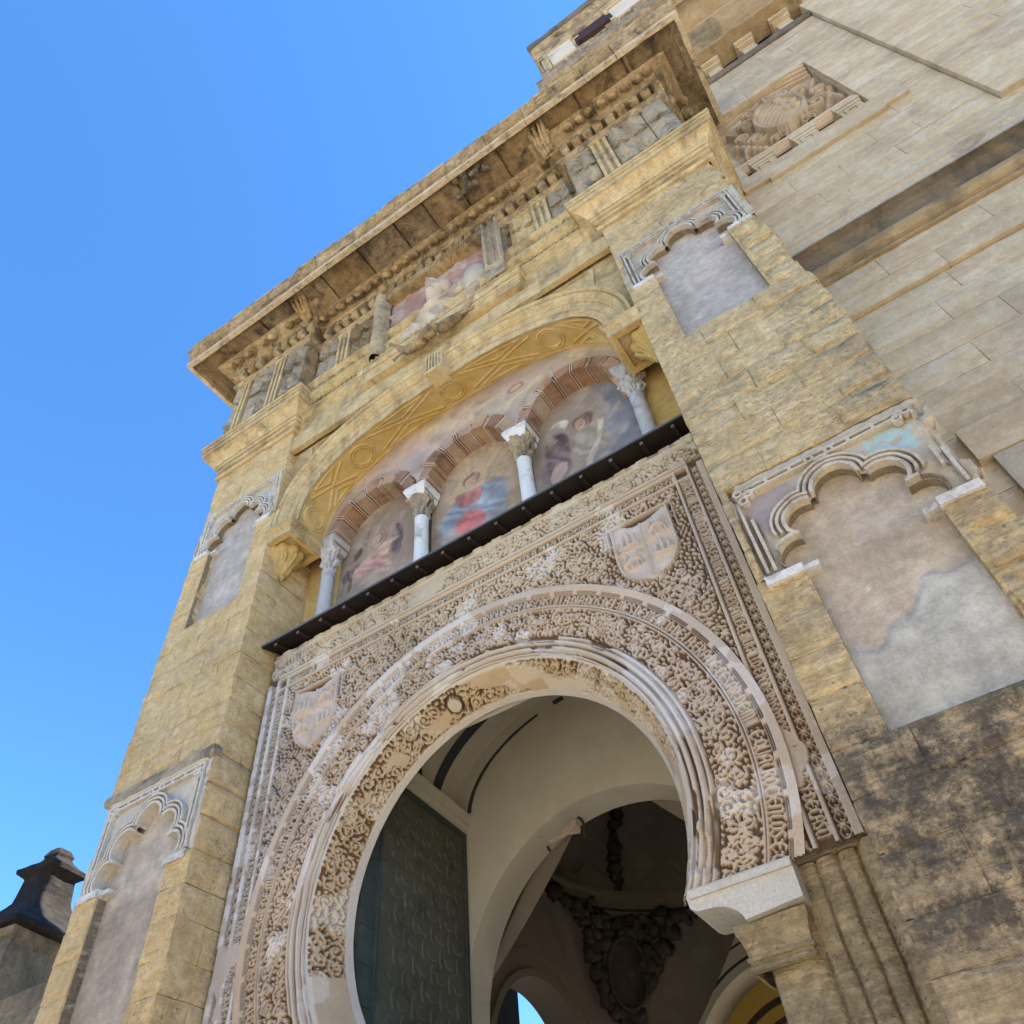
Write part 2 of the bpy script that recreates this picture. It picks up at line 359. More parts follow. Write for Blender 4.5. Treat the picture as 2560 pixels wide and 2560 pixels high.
# ------------------------------------------------------------------ setting
gm = MB(); g = np.stack(np.meshgrid(np.linspace(-400, 400, 21), np.linspace(-400, 400, 21), indexing='ij') + [np.zeros((21, 21))], -1)
gm.grid(g); structure(gm.obj('ground', M_PAVE))
hb = MB(); hb.box(-45, 55, -23.5, -15.5, .004, 9.5); structure(hb.obj('street_frontage', M_LIME))

# ------------------------------------------------------------------ ashlar blocks
def axis_pts(a, b, cell, e):
    if b - a < 3 * e: return np.array([a, b])
    k = max(1, int(round((b - a - 2 * e) / cell))); return np.concatenate([[a], np.linspace(a + e, b - e, k + 1), [b]])
def block_mesh(name, x0, x1, y0, y1, z0, z1, cell=.11, amp=.008, wear=.014, seed=0, back=False):
    e = max(.012, wear * 1.1)
    X, Yy, Z = axis_pts(x0, x1, cell, e), axis_pts(y0, y1, max(cell, (y1 - y0) / 4), e), axis_pts(z0, z1, cell, e)
    def face(A, B, f):
        a, b = np.meshgrid(A, B, indexing='ij'); return f(a, b)
    G = [(face(X, Z, lambda a, b: np.stack([a, a * 0 + y0, b], -1)), False), (face(Yy, Z, lambda a, b: np.stack([a * 0 + x1, a, b], -1)), False),
         (face(Yy, Z, lambda a, b: np.stack([a * 0 + x0, a, b], -1)), True), (face(X, Yy, lambda a, b: np.stack([a, b, a * 0 + z0], -1)), True),
         (face(X, Yy, lambda a, b: np.stack([a, b, a * 0 + z1], -1)), False)]
    V, F, n = [], [], 0
    for P, fl in G:
        V.append(P.reshape(-1, 3)); F.append(grid_faces(*P.shape[:2], flip=fl) + n); n += P.shape[0] * P.shape[1]
    V = np.concatenate(V); F = np.concatenate(F)
    lo, hi = np.array([x0, y0, z0]), np.array([x1, y1, z1]); t = 1e-4
    on = np.stack([(V <= lo + t).astype(int) - (V >= hi - t).astype(int)], 0)[0]
    on[:, 1] = (V[:, 1] <= y0 + t)
    edge = (np.abs(on).sum(1) >= 2)
    q = V * 3.1 + seed * 5.7
    w = wear * (.45 + 1.6 * np.clip(fbm(q * 1.7, 2, 5), 0, 1))
    V2 = V + (on * (edge * w)[:, None])
    d = amp * np.stack([.5 * fbm(q, 2, 1), fbm(q * 1.3, 3, 2), .5 * fbm(q, 2, 3)], -1)
    return new_mesh(name, V2 + d, F, True)
def course_intervals(x0, x1, z0, z1, holes):
    iv = [(x0, x1)]
    for hx0, hx1, hz0, hz1 in holes:
        if hz0 < z1 - .02 and hz1 > z0 + .02:
            nv = []
            for a, b in iv:
                if hx1 <= a or hx0 >= b: nv.append((a, b)); continue
                if hx0 - a > .03: nv.append((a, hx0))
                if b - hx1 > .03: nv.append((hx1, b))
            iv = nv
    return iv
def courses(z0, z1, h, cuts):
    cz = sorted(set([z0, z1] + [c for c in cuts if z0 < c < z1])); out = []
    for a, b in zip(cz[:-1], cz[1:]):
        k = max(1, int(round((b - a) / h))); w = np.array([1 + .12 * random.uniform(-1, 1) for _ in range(k)]); w = np.cumsum(w) / w.sum()
        p = a
        for t in w: out.append((p, a + (b - a) * t)); p = a + (b - a) * t
    return out
def ashlar(parent, mat, x0, x1, z0, z1, y, depth, h, length, holes=(), gap=.012, jit=.006, quoin=None, ragged=None, name='stone_block', **kw):
    ci = 0
    for (a, b) in courses(z0, z1, h, [c for q in holes for c in q[2:]]):
        ci += 1
        for (u, v) in course_intervals(x0, x1, a, b, holes):
            k = max(1, int(round((v - u) / length)))
            cut = [u] + [u + (v - u) * (i + (.28 if ci % 2 else -.12) * (0 if k < 2 else 1) + .1 * random.uniform(-1, 1)) / k for i in range(1, k)] + [v]
            for c, d in zip(cut[:-1], cut[1:]):
                yj = y + jit * random.uniform(-1, 1); dp = depth
                if ragged and abs(d - ragged) < .02: d = d + random.uniform(-.07, .035); kw2 = dict(kw, amp=.03, wear=.04)
                else: kw2 = kw
                if quoin and (abs(c - quoin[0]) < .02 or abs(d - quoin[0]) < .02): dp = quoin[1] if ci % 2 else quoin[2]
                obj(name, block_mesh(name, c + (gap / 2 if c > u + .01 or c != x0 else 0), d - (gap / 2 if d != x1 else 0), yj, y + dp, a + gap / 2, b - gap / 2, seed=random.random() * 50, **kw2), mat, parent)
                if quoin and dp == quoin[2] and (abs(d - quoin[0]) < .02 or abs(c - quoin[0]) < .02):
                    s0, s1 = (quoin[0] - .5, quoin[0]) if abs(d - quoin[0]) < .02 else (quoin[0], quoin[0] + .5)
                    obj(name, block_mesh(name, s0, s1 + .004 * random.uniform(-1, 1), y + dp + gap, y + quoin[1], a + gap / 2, b - gap / 2, seed=random.random() * 50, **kw), mat, parent)

# ------------------------------------------------------------------ gate piers
CAP = [(-.02, 15.10), (.05, 15.10), (.075, 15.14), (.075, 15.18), (.05, 15.21), (.0, 15.215), (.0, 15.33), (.07, 15.335), (.075, 15.40), (.04, 15.405), (.04, 15.43), (.11, 15.435), (.115, 15.51), (.08, 15.515), (.08, 15.54), (.13, 15.545),
       (.15, 15.58), (.20, 15.66), (.27, 15.73), (.325, 15.76), (.325, 15.775), (.30, 15.78), (.30, 15.80), (.35, 15.805), (.35, 15.94), (.32, 15.945), (.32, 15.965), (.375, 15.97), (.375, 16.03), (.345, 16.035), (.345, 16.06), (.40, 16.065), (.40, 16.15), (.37, 16.17), (-.5, 16.19)]
FB = lambda s: 4.62 if s > 0 else 3.18
HOLES = lambda s: [tuple(sorted((s * 3.60, s * 5.70))) + (6.37, 7.70), tuple(sorted((s * 4.04, s * 5.24))) + (FB(s), 6.37),
                   tuple(sorted((s * 3.64, s * 5.66))) + (12.62, 13.88), tuple(sorted((s * 4.04, s * 5.24))) + (10.70, 12.62)]
def gate_pier(s):
    t = thing('gate_pier', 'yellow stone pier left of the carved arch, standing free against the blue sky' if s < 0 else 'yellow stone pier between the carved arch and the plain tower wall', 'pier',
              (s * 4.65, 0, 0), 'stone piers flanking the gate')
    x0, x1 = sorted((s * 3.6, s * 5.7)); mat = M_PIER if s < 0 else M_PIER_R
    ashlar(t, mat, x0, x1, 0 if s > 0 else 2.5, 15.14, 0, .2, .40, .8, HOLES(s), gap=.004, jit=.003, quoin=(s * 3.6, 1.16, .42), ragged=5.7 if s > 0 else None, cell=.08, amp=.015, wear=.005)
    c = MB(); c.box(x0 + .06, x1 - .06, .012, 1.25, 0, FB(s))
    for a, b in ((FB(s), 6.37), (10.70, 12.62)):
        c.box(x0 + .06, min(s * 4.04, s * 5.24), .012, 1.25, a, b); c.box(max(s * 4.04, s * 5.24), x1 - .06, .012, 1.25, a, b)
        c.box(x0 + .06, x1 - .06, .28, 1.27, a + .001, b - .001)
    for a, b in ((6.37, 7.70), (12.62, 13.88)): c.box(x0 + .07, x1 - .07, .28, 1.26, a, b)
    c.box(x0 + .06, x1 - .06, .012, 1.25, 7.70, 10.70); c.box(x0 + .06, x1 - .06, .012, 1.25, 13.88, 15.3)
    c.obj('core', M_MORT if s < 0 else M_PIER_R, t)
    for a, b in ((6.37, 7.70), (12.62, 13.88)):
        for i in range(3):
            q0, q1 = a + (b - a) * i / 3, a + (b - a) * (i + 1) / 3; obj('stone_block', block_mesh('stone_block', *sorted((s * 3.605, s * 3.685)), .012, 1.16, q0 + .004, q1 - .004, cell=.07, amp=.014, wear=.014, seed=i + a), mat, t)
    pth = [(x0, 1.2), (x0, 0), (x1, 0), (x1, .14 if s < 0 else 1.2)] if s < 0 else [(x0, .14), (x0, 0), (x1, 0), (x1, 1.2)]
    cp = MB(); sweep_mb(cp, pth, CAP, .1); o = cp.obj('capital', M_CREAM, t, erode=.004, freq=5)
    pl = MB(); sweep_mb(pl, [(x0, 1.2), (x0, 0), (x1, 0), (x1, 1.2)], [(.30, 16.17), (.33, 16.20), (.33, 16.26), (-.4, 16.3)], .12); pl.obj('slab', M_GREY, t, erode=.02, freq=3)
    return t
PIER_L = gate_pier(-1); PIER_R = gate_pier(1)

# ------------------------------------------------------------------ blind multifoil arches on the piers
LOBES = [(0, .73, .215), (-.375, .50, .20), (.375, .50, .20), (-.575, .155, .19), (.575, .155, .19)]
def arcs_of(off, keep):
    """contiguous arcs of the lobe circles grown by off that lie outside every other grown lobe"""
    out = []
    for i, (cx, cz, r) in enumerate(LOBES):
        t = np.linspace(-.5 * math.pi, 1.5 * math.pi, 241); x, z = cx + (r + off) * np.cos(t), cz + (r + off) * np.sin(t)
        ok = z > .012
        for j, (ox, oz, q) in enumerate(LOBES):
            if j != i: ok &= np.hypot(x - ox, z - oz) > q + off - .012
        ok &= ~((np.abs(x) < .50 + min(off, 0)) & (z < .62)); ok &= np.hypot(x, z - .35) > .43
        ok &= np.array([keep(i, a, b) for a, b in zip(x, z)])
        k = 0
        while k < len(t):
            if ok[k]:
                e = k
                while e + 1 < len(t) and ok[e + 1]: e += 1
                if e - k > 4: out.append((i, t[k:e + 1]))
                k = e + 1
            else: k += 1
    return out
def band_arc(m, xc, zi, lobe, t, r0, r1, y0, y1):
    cx, cz, r = LOBES[lobe]; n = len(t); V = []
    for a in t:
        for rr, y in ((r + r0, y1), (r + r0, y0), (r + r1, y0), (r + r1, y1)): V.append((xc + cx + rr * math.cos(a), y, zi + cz + rr * math.sin(a)))
    F = [(i * 4 + k, i * 4 + (k + 1) % 4, (i + 1) * 4 + (k + 1) % 4, (i + 1) * 4 + k) for i in range(n - 1) for k in range(4)] + [(0, 1, 2, 3), tuple((n - 1) * 4 + k for k in (3, 2, 1, 0))]
    m.add(V, F)
def blind_arch(xc, zi, label, fill_bot, kind, seed):
    t = thing('blind_arch', label, 'blind arch', (xc, 0, zi), 'blind multifoil arches on the gate piers')
    u0, u1, v0, v1 = (-1.04, 1.04, .02, 1.30) if kind < 2 else (-1.01, 1.01, .02, 1.245)
    h = HM(u0, u1, v0, v1, .014); U, V = h.U, h.Vv
    d = np.minimum(np.maximum(np.abs(U) - .50, V - .62), np.hypot(U, V - .35) - .44); dl = np.full_like(U, 9.0)
    for cx, cz, r in LOBES: dl = np.minimum(dl, np.hypot(U - cx, V - cz) - r)
    inside = np.minimum(d, dl)
    worn = fbm(np.stack([U * 3 + seed, V * 3, U * 0 + seed], -1), 4, seed); fine = fbm(np.stack([U * 13, V * 13, U * 0 + seed], -1), 4, seed + 3)
    FX, FT = .90, 1.19
    H = np.full_like(U, -.045) + .010 * worn + .006 * fine
    H = np.where(V > FT + .03, np.where(kind == 2, .03, .0) + .014 * worn + .006 * fine, H)
    H = np.where(np.abs(U) > FX + .03, -.004 + .02 * worn + .008 * fine, H)
    n2 = fbm(np.stack([U * 2 + 9, V * 2, U * 0 + seed * 3.1], -1), 5, seed + 9)
    base = np.array([(.42, .36, .27), (.40, .355, .285), (.48, .44, .37), (.46, .42, .35)][kind]); C = base * (1 + .18 * n2 + .12 * fine)[..., None]
    gray = sstep(-.05, .35, n2)[..., None]; C = C * (1 - .35 * gray) + np.array([.32, .295, .265]) * .35 * gray
    if kind == 0:
        k = (sstep(.36, .42, U) * sstep(.70, .76, V) * (V < 1.1) * sstep(-.3, -.1, n2 + (.86 - U)) * sstep(-.5, -.2, fine))[..., None] * (U < .90)[..., None]
        C = C * (1 - k * .85) + np.array([.30, .44, .44]) * k * .85
        k = (sstep(-.30, -.42, U) * sstep(.5, .6, V) * (V < 1.08) * (U > -.86))[..., None]; C = C * (1 - k * .7) + np.array([.27, .225, .225]) * k * .7
    if kind == 2: k = sstep(.05, .3, n2)[..., None] * .4; C = C * (1 - k) + np.array([.36, .385, .355]) * k
    fillc = np.array([(.42, .345, .255), (.375, .34, .305), (.43, .365, .29), (.375, .335, .295)][kind])
    P = np.stack([xc + U, -H - (.004 if kind == 2 else 0), zi + V], -1)
    if kind == 0: tear = sstep(.86, 1.0, np.abs(U) + .09 * worn); P[..., 1] += .12 * tear * (worn > -.2)
    lost = (kind == 0) & (np.abs(U) > .97) & (worn > .1)
    patch('spandrel_plaster', P, dl_keep(inside) & ~lost, M_STUC, t, np.clip(C, .02, .9))
    keep = (lambda i, x, z: not (i == 3 and z < .25) and not (i == 4 and x > .62)) if kind == 0 else (lambda i, x, z: True)
    keep2 = (lambda i, x, z: i < 3 and not (i == 1 and z < .42)) if kind == 0 else ((lambda i, x, z: i != 3) if kind == 1 else (lambda i, x, z: True))
    e_ = .005
    m = MB()
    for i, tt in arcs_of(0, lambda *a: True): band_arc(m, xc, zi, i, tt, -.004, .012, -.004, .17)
    m.obj('lobe_soffit', M_LOBE_D if kind != 2 else M_MOULD[kind], t)  # lobe undersides a darker brown than the arch face on three arches
    for o0, o1, kp in ((-.008, .028, keep), (.056, .084, keep2), (.112, .138, keep2)):
        m = MB()
        for i, tt in arcs_of(o0 + .008, kp): band_arc(m, xc, zi, i, tt, o0, o1, -.026, .06)
        if m.n: m.obj('lobe_fillet', M_MOULD[kind], t, erode=e_, freq=9)
    m = MB()
    for off in (0, .07):                                     # interlaced frame strip along the top and down both sides
        a = -FX + off; 
        while a < FX - off - .05:
            b = min(FX - off, a + random.uniform(.25, .6))
            if kind != 0 or random.random() > .12: m.box(xc + a, xc + b + .004, -.022, .06, zi + FT - off - .015, zi + FT - off + .015)
            a = b
        for sx in (-1, 1):
            z = .05
            while z < FT - off - .02:
                z2 = min(FT - off, z + random.uniform(.2, .4))
                if kind in (1, 2) or random.random() > (.55 if sx > 0 else .2): m.box(*sorted((xc + sx * (FX - off - .015), xc + sx * (FX - off + .015))), -.0215, .06, zi + z, zi + z2 + .003)
                z = z2
    for cu in (-.55, -.30, .30, .55): m.box(xc + cu - .02, xc + cu + .02, -.0205, .06, zi + FT - .07, zi + FT)
    def ring(cu, cv, r):
        tt = np.linspace(0, 2 * math.pi, 25); n = len(tt); V_ = []
        for a in tt:
            for rr, y in ((r, .05), (r, -.0235), (r + .026, -.0235), (r + .026, .05)): V_.append((xc + cu + rr * math.cos(a), y, zi + cv + rr * math.sin(a)))
        m.add(V_, [(i * 4 + k, i * 4 + (k + 1) % 4, (i + 1) * 4 + (k + 1) % 4, (i + 1) * 4 + k) for i in range(n - 1) for k in range(4)])
    ring(0, FT - .035, .062); ring(-.10, FT - .035, .025); ring(.10, FT - .035, .025)
    for sx in (-1, 1):
        for du, dv in ((.04, .03), (.14, .08), (.07, .15)):
            if kind != 0 or sx < 0 or dv < .1: ring(sx * (FX - du), FT - dv, .028)
    for sx in (-1, 1): pass
    m.obj('interlace_strip', M_MOULD[kind], t, erode=e_, freq=9)
    u, v = np.meshgrid(np.linspace(-.80, .80, 56), np.linspace(.0, 1.0, 36), indexing='ij'); w = fbm(np.stack([u * 2, v * 2, u * 0 + seed], -1), 5, seed + 25); w3 = fbm(np.stack([u * 7, v * 5, u * 0 + seed], -1), 5, seed + 31)
    gp = sstep(.0, .4, w + .4 * w3)[..., None]; CC = (fillc * (1 - .45 * gp) + np.array([.37, .335, .295]) * .45 * gp) * (1 + .14 * w + .13 * w3)[..., None]
    patch('infill', np.stack([xc + u, .158 + .012 * w + .004 * w3, zi + v], -1), np.ones(u.shape, bool), M_PLAS, t, np.clip(CC, .02, .9))
    # lower infill panel
    nz = int((0.03 - fill_bot) / .03) + 2; u, v = np.meshgrid(np.linspace(-.615, .615, 42), np.linspace(fill_bot, .05, nz), indexing='ij')
    w = fbm(np.stack([u * 1.5, v * 1.5, u * 0 + seed], -1), 5, seed + 21); w2 = fbm(np.stack([u * 9, v * 1.6, u * 0 + seed], -1), 4, seed + 5)
    PP = np.stack([xc + u, .155 + .012 * w + .004 * w2, zi + v], -1)
    w3 = fbm(np.stack([u * 5 + 1, v * 4, u * 0 + seed], -1), 5, seed + 33); gp = sstep(.0, .45, w + .5 * w3)[..., None]; CC = (fillc * (1 - .45 * gp) + np.array([.385, .345, .30]) * .45 * gp) * (1 + .14 * w + .13 * w3 + .04 * w2)[..., None]
    if kind == 0:
        lim = -1.02 + .42 * (u + .6) + .07 * np.sin(u * 7) + .07 * w3; k = sstep(.03, -.03, v - lim)[..., None]
        CC = CC * (1 - k) + np.array([.42, .405, .35]) * (1 + .12 * w + .16 * w3)[..., None] * k; PP[..., 1] -= .03 * k[..., 0]
        k = (sstep(.12, .0, v - lim) * sstep(-.10, -.02, v - lim) * sstep(.0, .4, u))[..., None] * .5; CC = CC * (1 - k) + np.array([.30, .25, .22]) * k
        k = sstep(.028, .018, np.hypot(u + .22, (v + .42)))[..., None]; CC = CC * (1 - k) + np.array([.62, .60, .54]) * k
    if kind == 1:
        k = (sstep(.1, .5, w + u * .8) * .45)[..., None]; CC = CC * (1 - k) + np.array([.40, .33, .31]) * k
    if kind == 2:
        k = (sstep(-.22, -.26, v))[..., None]; CC = CC * (1 - .10 * k) * (1 + .10 * w2[..., None] * k)
        k = (sstep(.22, .3, u + .04 * w) * sstep(-.95, -.5, v) * sstep(-.2, -.3, v))[..., None] * .4; CC = CC * (1 - k) + np.array([.28, .235, .215]) * k
    patch('infill', PP, np.ones(u.shape, bool), M_PLAS, t, np.clip(CC, .02, .9))
    for sx in (-1, 1):                                         # white impost slabs
        a, b = sorted((xc + sx * .60, xc + sx * .955)); m = MB()
        m.box(a, b, -.035, .17, zi - .085, zi + .012)
        i0, i1 = sorted((xc + sx * .47, xc + sx * .60)); m.box(i0, i1, .03, .17, zi - .05, zi + .008)
        m.obj('impost', M_IMPW, t, erode=.012, freq=6)
        j = MB(); a, b = sorted((xc + sx * .60, xc + sx * .635)); j.box(a, b, .02, .2, zi + fill_bot, zi - .087); j.obj('jamb', M_RUBBLE, t, erode=.01, freq=5)
    if kind == 2:
        m = MB(); sweep_mb(m, [(xc - 1.03, .1), (xc - 1.03, 0), (xc + 1.0, 0), (xc + 1.0, .1)], [(.0, zi + 1.235), (.035, zi + 1.26), (.05, zi + 1.31), (.045, zi + 1.40), (.0, zi + 1.42)], .1)
        m.obj('ledge', M_WHITE if 0 else M_GREY, t, erode=.008, freq=5)
    return t
def dl_keep(inside):
    k = np.zeros(inside.shape, bool)
    k[:-1, :-1] = (inside[:-1, :-1] > 0) | (inside[1:, :-1] > 0) | (inside[:-1, 1:] > 0) | (inside[1:, 1:] > 0); return k
blind_arch(4.64, 6.37, 'blind multifoil arch with turquoise paint and patched cement infill, beside the tower wall', -1.74, 0, 3)
blind_arch(4.64, 12.62, 'blind multifoil arch with smooth grey infill just under the capital nearest the tower', -1.92, 1, 8)
blind_arch(-4.64, 6.37, 'blind multifoil arch under a pale stone ledge, above scratched pinkish infill', -3.2, 2, 15)
blind_arch(-4.64, 12.62, 'blind multifoil arch with whitish spandrels on the pier that stands against the sky', -1.92, 3, 21)

# ------------------------------------------------------------------ lettering strokes (uncial capitals), unit box 0..w x 0..1
FONT = {
 'A': (.62, [[(.05, 0), (.2, .9), (.42, 1), (.55, .9), (.55, 0)], [(.12, .45), (.55, .45)]]),
 'B': (.58, [[(.08, 0), (.08, 1)], [(.08, 1), (.42, .95), (.45, .65), (.08, .52)], [(.08, .52), (.5, .45), (.5, .1), (.08, 0)]]),
 'C': (.52, [[(.48, .85), (.3, 1), (.1, .75), (.08, .3), (.28, 0), (.48, .12)]]),
 'D': (.58, [[(.1, 0), (.1, 1)], [(.1, 1), (.42, .88), (.52, .5), (.42, .12), (.1, 0)]]),
 'E': (.52, [[(.46, .9), (.26, 1), (.08, .7), (.08, .3), (.26, 0), (.48, .12)], [(.08, .52), (.42, .52)]]),
 'F': (.5, [[(.1, 0), (.1, 1), (.46, 1)], [(.1, .55), (.38, .55)]]),
 'H': (.56, [[(.08, 0), (.08, 1)], [(.08, .5), (.3, .62), (.48, .45), (.46, 0)]]),
 'I': (.24, [[(.12, 0), (.12, 1)]]),
 'J': (.3, [[(.2, 1), (.2, .15), (.05, 0)]]),
 'L': (.46, [[(.1, 1), (.1, 0), (.42, 0)]]),
 'M': (.78, [[(.08, 0), (.08, .85), (.22, 1), (.39, .85), (.39, 0)], [(.39, .85), (.55, 1), (.7, .85), (.7, 0)]]),
 'N': (.56, [[(.08, 0), (.08, .85), (.28, 1), (.48, .85), (.48, 0)]]),
 'O': (.58, [[(.29, 1), (.08, .75), (.08, .25), (.29, 0), (.5, .25), (.5, .75), (.29, 1)]]),
 'P': (.54, [[(.1, 0), (.1, 1)], [(.1, 1), (.44, .92), (.46, .6), (.1, .45)]]),
 'Q': (.58, [[(.29, 1), (.08, .75), (.08, .3), (.29, .1), (.5, .3), (.5, .75), (.29, 1)], [(.3, .25), (.54, 0)]]),
 'R': (.58, [[(.1, 0), (.1, 1)], [(.1, 1), (.44, .92), (.44, .62), (.1, .5)], [(.25, .5), (.52, 0)]]),
 'S': (.5, [[(.44, .88), (.25, 1), (.08, .8), (.25, .55), (.44, .3), (.27, 0), (.06, .12)]]),
 'T': (.5, [[(.02, 1), (.48, 1)], [(.25, 1), (.16, .6), (.2, .1), (.36, 0), (.46, .1)]]),
 'U': (.56, [[(.08, 1), (.08, .15), (.28, 0), (.48, .15), (.48, 1)]]),
 'V': (.56, [[(.06, 1), (.1, .3), (.28, 0), (.5, .35), (.44, 1)]]),
 'Y': (.54, [[(.06, 1), (.27, .5), (.48, 1)], [(.27, .5), (.2, 0)]]),
 'Z': (.52, [[(.06, 1), (.46, 1), (.08, 0), (.48, 0)]]),
 ':': (.2, [[(.1, .25), (.1, .3)], [(.1, .7), (.1, .75)]]), ' ': (.16, [])}
TEXT = 'DIA:DOS:DEL:MES:DE:MARCO:DE:LA:ERA:DE:CESAR:DE:MIL:E:QUATROCIENTOS:E:QUINCE:ANOS:REINANTE:EL:MUI:ALTO:E:PODEROSO:DON:ENRIQUE:REY:DE:CASTILLA:'
def letters(h, put, length, height, w, hh, start=0, squeeze=.80):
    s, i = .01, start
    while s < length - .05:
        ch = TEXT[i % len(TEXT)]; i += 1
        wd, st = FONT.get(ch, FONT['I'])
        for l in st:
            P = []
            for a, b in zip(l[:-1], l[1:]):
                for t in np.linspace(0, 1, 4): P.append((a[0] + (b[0] - a[0]) * t, a[1] + (b[1] - a[1]) * t))
            h.stroke([put(s + x * height * squeeze, y) for x, y in P], w, hh)
        s += (wd + .04) * height * squeeze
    return i
# scrolling vine ornament: spiral tendrils carrying trefoil leaves
def vines(h, u0, u1, v0, v1, pitch, w, hh, ok=None, seed=0):
    rg = np.random.default_rng(seed); row = 0; v = v0 + pitch * .4
    while v < v1:
        u = u0 + pitch * (.5 if row % 2 else .0)
        while u < u1:
            cu, cv = u + rg.uniform(-.15, .15) * pitch, v + rg.uniform(-.15, .15) * pitch
            u += pitch
            if ok is not None and not ok(cu, cv): continue
            hd = 1 if rg.random() < .5 else -1; a0 = rg.uniform(0, 6.28); r0 = pitch * rg.uniform(.36, .47); tn = rg.uniform(1.2, 1.8)
            th = np.linspace(0, tn * 2 * math.pi, 34); rr = r0 * (1 - th / th[-1] * .86)
            P = np.stack([cu + rr * np.cos(a0 + hd * th), cv + rr * np.sin(a0 + hd * th)], 1); h.stroke(P, w, hh)
            aa = rg.uniform(0, 6.28)                                   # linking stem
            h.stroke([(cu + r0 * math.cos(a0), cv + r0 * math.sin(a0)), (cu + 1.25 * pitch * math.cos(a0 + hd * .8), cv + 1.25 * pitch * math.sin(a0 + hd * .8))], w * .9, hh * .85)
            for k in range(2):
                q = rg.uniform(0, .8) * th[-1]; ra = r0 * (1 - q / th[-1] * .86); a = a0 + hd * q
                bx, by = cu + ra * math.cos(a), cv + ra * math.sin(a); da = a + rg.uniform(-.9, .9)
                for dd in (-.75, 0, .75):
                    L = pitch * rg.uniform(.13, .22)
                    h.stroke([(bx, by), (bx + L * math.cos(da + dd), by + L * math.sin(da + dd))], w * .8, hh * rg.uniform(.75, 1.05), w * 1.45)
            h.dot(cu + rg.normal() * r0 * .1, cv + rg.normal() * r0 * .1, w * 1.8, hh)
        v += pitch * .82; row += 1
STC = np.array([.455, .362, .265]); STG = np.array([.115, .076, .045])  # STG: recessed ground, dirt and paint with shade put into the colour
def filigree(h, lam, hh, seed, duty=.0):
    # close interlaced leafwork: narrow-band relief of one strand width
    rg = np.random.default_rng(seed); n, m = h.H.shape; F = np.fft.fft2(rg.standard_normal((n, m)))
    fx, fy = np.fft.fftfreq(n, h.res)[:, None], np.fft.fftfreq(m, h.res)[None, :]; f = np.hypot(fx, fy) * lam
    g = np.real(np.fft.ifft2(F * np.exp(-((f - 1) / .22) ** 2))); g /= g.std() + 1e-9
    return hh * sstep(-.2 + duty, .5 + duty, g)
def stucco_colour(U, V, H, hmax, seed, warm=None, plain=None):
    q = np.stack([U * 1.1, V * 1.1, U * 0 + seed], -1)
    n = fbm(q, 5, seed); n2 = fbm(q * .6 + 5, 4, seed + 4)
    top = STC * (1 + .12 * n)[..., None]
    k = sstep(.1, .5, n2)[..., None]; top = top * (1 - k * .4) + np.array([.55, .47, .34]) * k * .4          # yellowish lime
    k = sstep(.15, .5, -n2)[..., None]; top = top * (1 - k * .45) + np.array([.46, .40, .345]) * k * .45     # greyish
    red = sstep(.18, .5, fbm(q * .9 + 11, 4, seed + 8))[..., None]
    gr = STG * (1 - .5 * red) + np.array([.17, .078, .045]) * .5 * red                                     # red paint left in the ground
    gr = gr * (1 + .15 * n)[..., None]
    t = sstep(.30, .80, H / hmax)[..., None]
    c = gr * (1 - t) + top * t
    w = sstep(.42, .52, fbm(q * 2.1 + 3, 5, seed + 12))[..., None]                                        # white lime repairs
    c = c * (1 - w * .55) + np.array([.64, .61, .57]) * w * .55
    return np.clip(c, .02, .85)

# ------------------------------------------------------------------ carved stucco surround with the horseshoe arch
AX, AZ, AY = .05, 5.27, .65
carved = thing('carved_arch', 'horseshoe arch inside a square frame of carved stucco scrolls and letter bands', 'arch', (0, AY, 4.2))
DEP = .056
h = HM(-3.53, 3.53, 3.80, 9.60, .01); U, V = h.U, h.Vv; aU = np.abs(U); rr = np.hypot(U - AX, V - AZ)
in_sh = lambda u, v: any(abs(u - c) < .50 and 7.52 < v < 8.72 for c in (-2.5, 2.56))
vines(h, -3.1, 3.1, 4.0, 8.82, .23, .0125, DEP, lambda u, v: math.hypot(u - AX, v - AZ) > 3.12 and not in_sh(u, v) and abs(u) < 3.12 or False, 1)
vines(h, -3.45, 3.45, 9.18, 9.45, .2, .0125, DEP * .9, None, 2)
h.flush(); vin = h.H.copy(); h.H[:] = 0; vin = np.maximum(vin, filigree(h, .060, DEP * .8, 3, .25))
vin = np.where((aU > 3.12) & (V < 9.14), 0, vin); vin = np.where((V > 8.83) & (V < 9.14), 0, vin)
letters(h, lambda s, y: (-3.14 + s, 8.895 + .10 * y), 6.28, .115, .0125, DEP * .75, 0)
letters(h, lambda s, y: (3.185 + .11 * y, 8.86 - s), 4.55, .115, .0125, DEP * .75, 40)
letters(h, lambda s, y: (-3.185 - .11 * y, 3.85 + s), 5.0, .115, .0125, DEP * .75, 85)
for s in (-1, 1):                                        # interlaced star lattice in the outer strip
    z = 3.85
    while z < 9.0:
        for ph in (0, 1):
            a = np.linspace(0, 1, 7); sg = 1 if ph else -1
            h.stroke([(s * (3.405 + sg * .042 * math.cos(math.pi * t)), z + .12 * t) for t in a], .0085, DEP * .8)
        h.stroke([(s * 3.36, z + .06), (s * 3.45, z + .06)], .008, DEP * .8); h.stroke([(s * 3.405, z + .02), (s * 3.405, z + .10)], .008, DEP * .8)
        z += .12
h.flush(); let = h.H.copy()
H = np.maximum(vin, let)
side = (V < 9.03) & ((V > 4.26) | (U < 0))
ln = lambda x, a, b: (x > a) & (x < b)
H = np.where(side & (ln(aU, 3.125, 3.165) | ln(aU, 3.305, 3.35) | ln(aU, 3.46, 3.54)), DEP * 1.15, H)
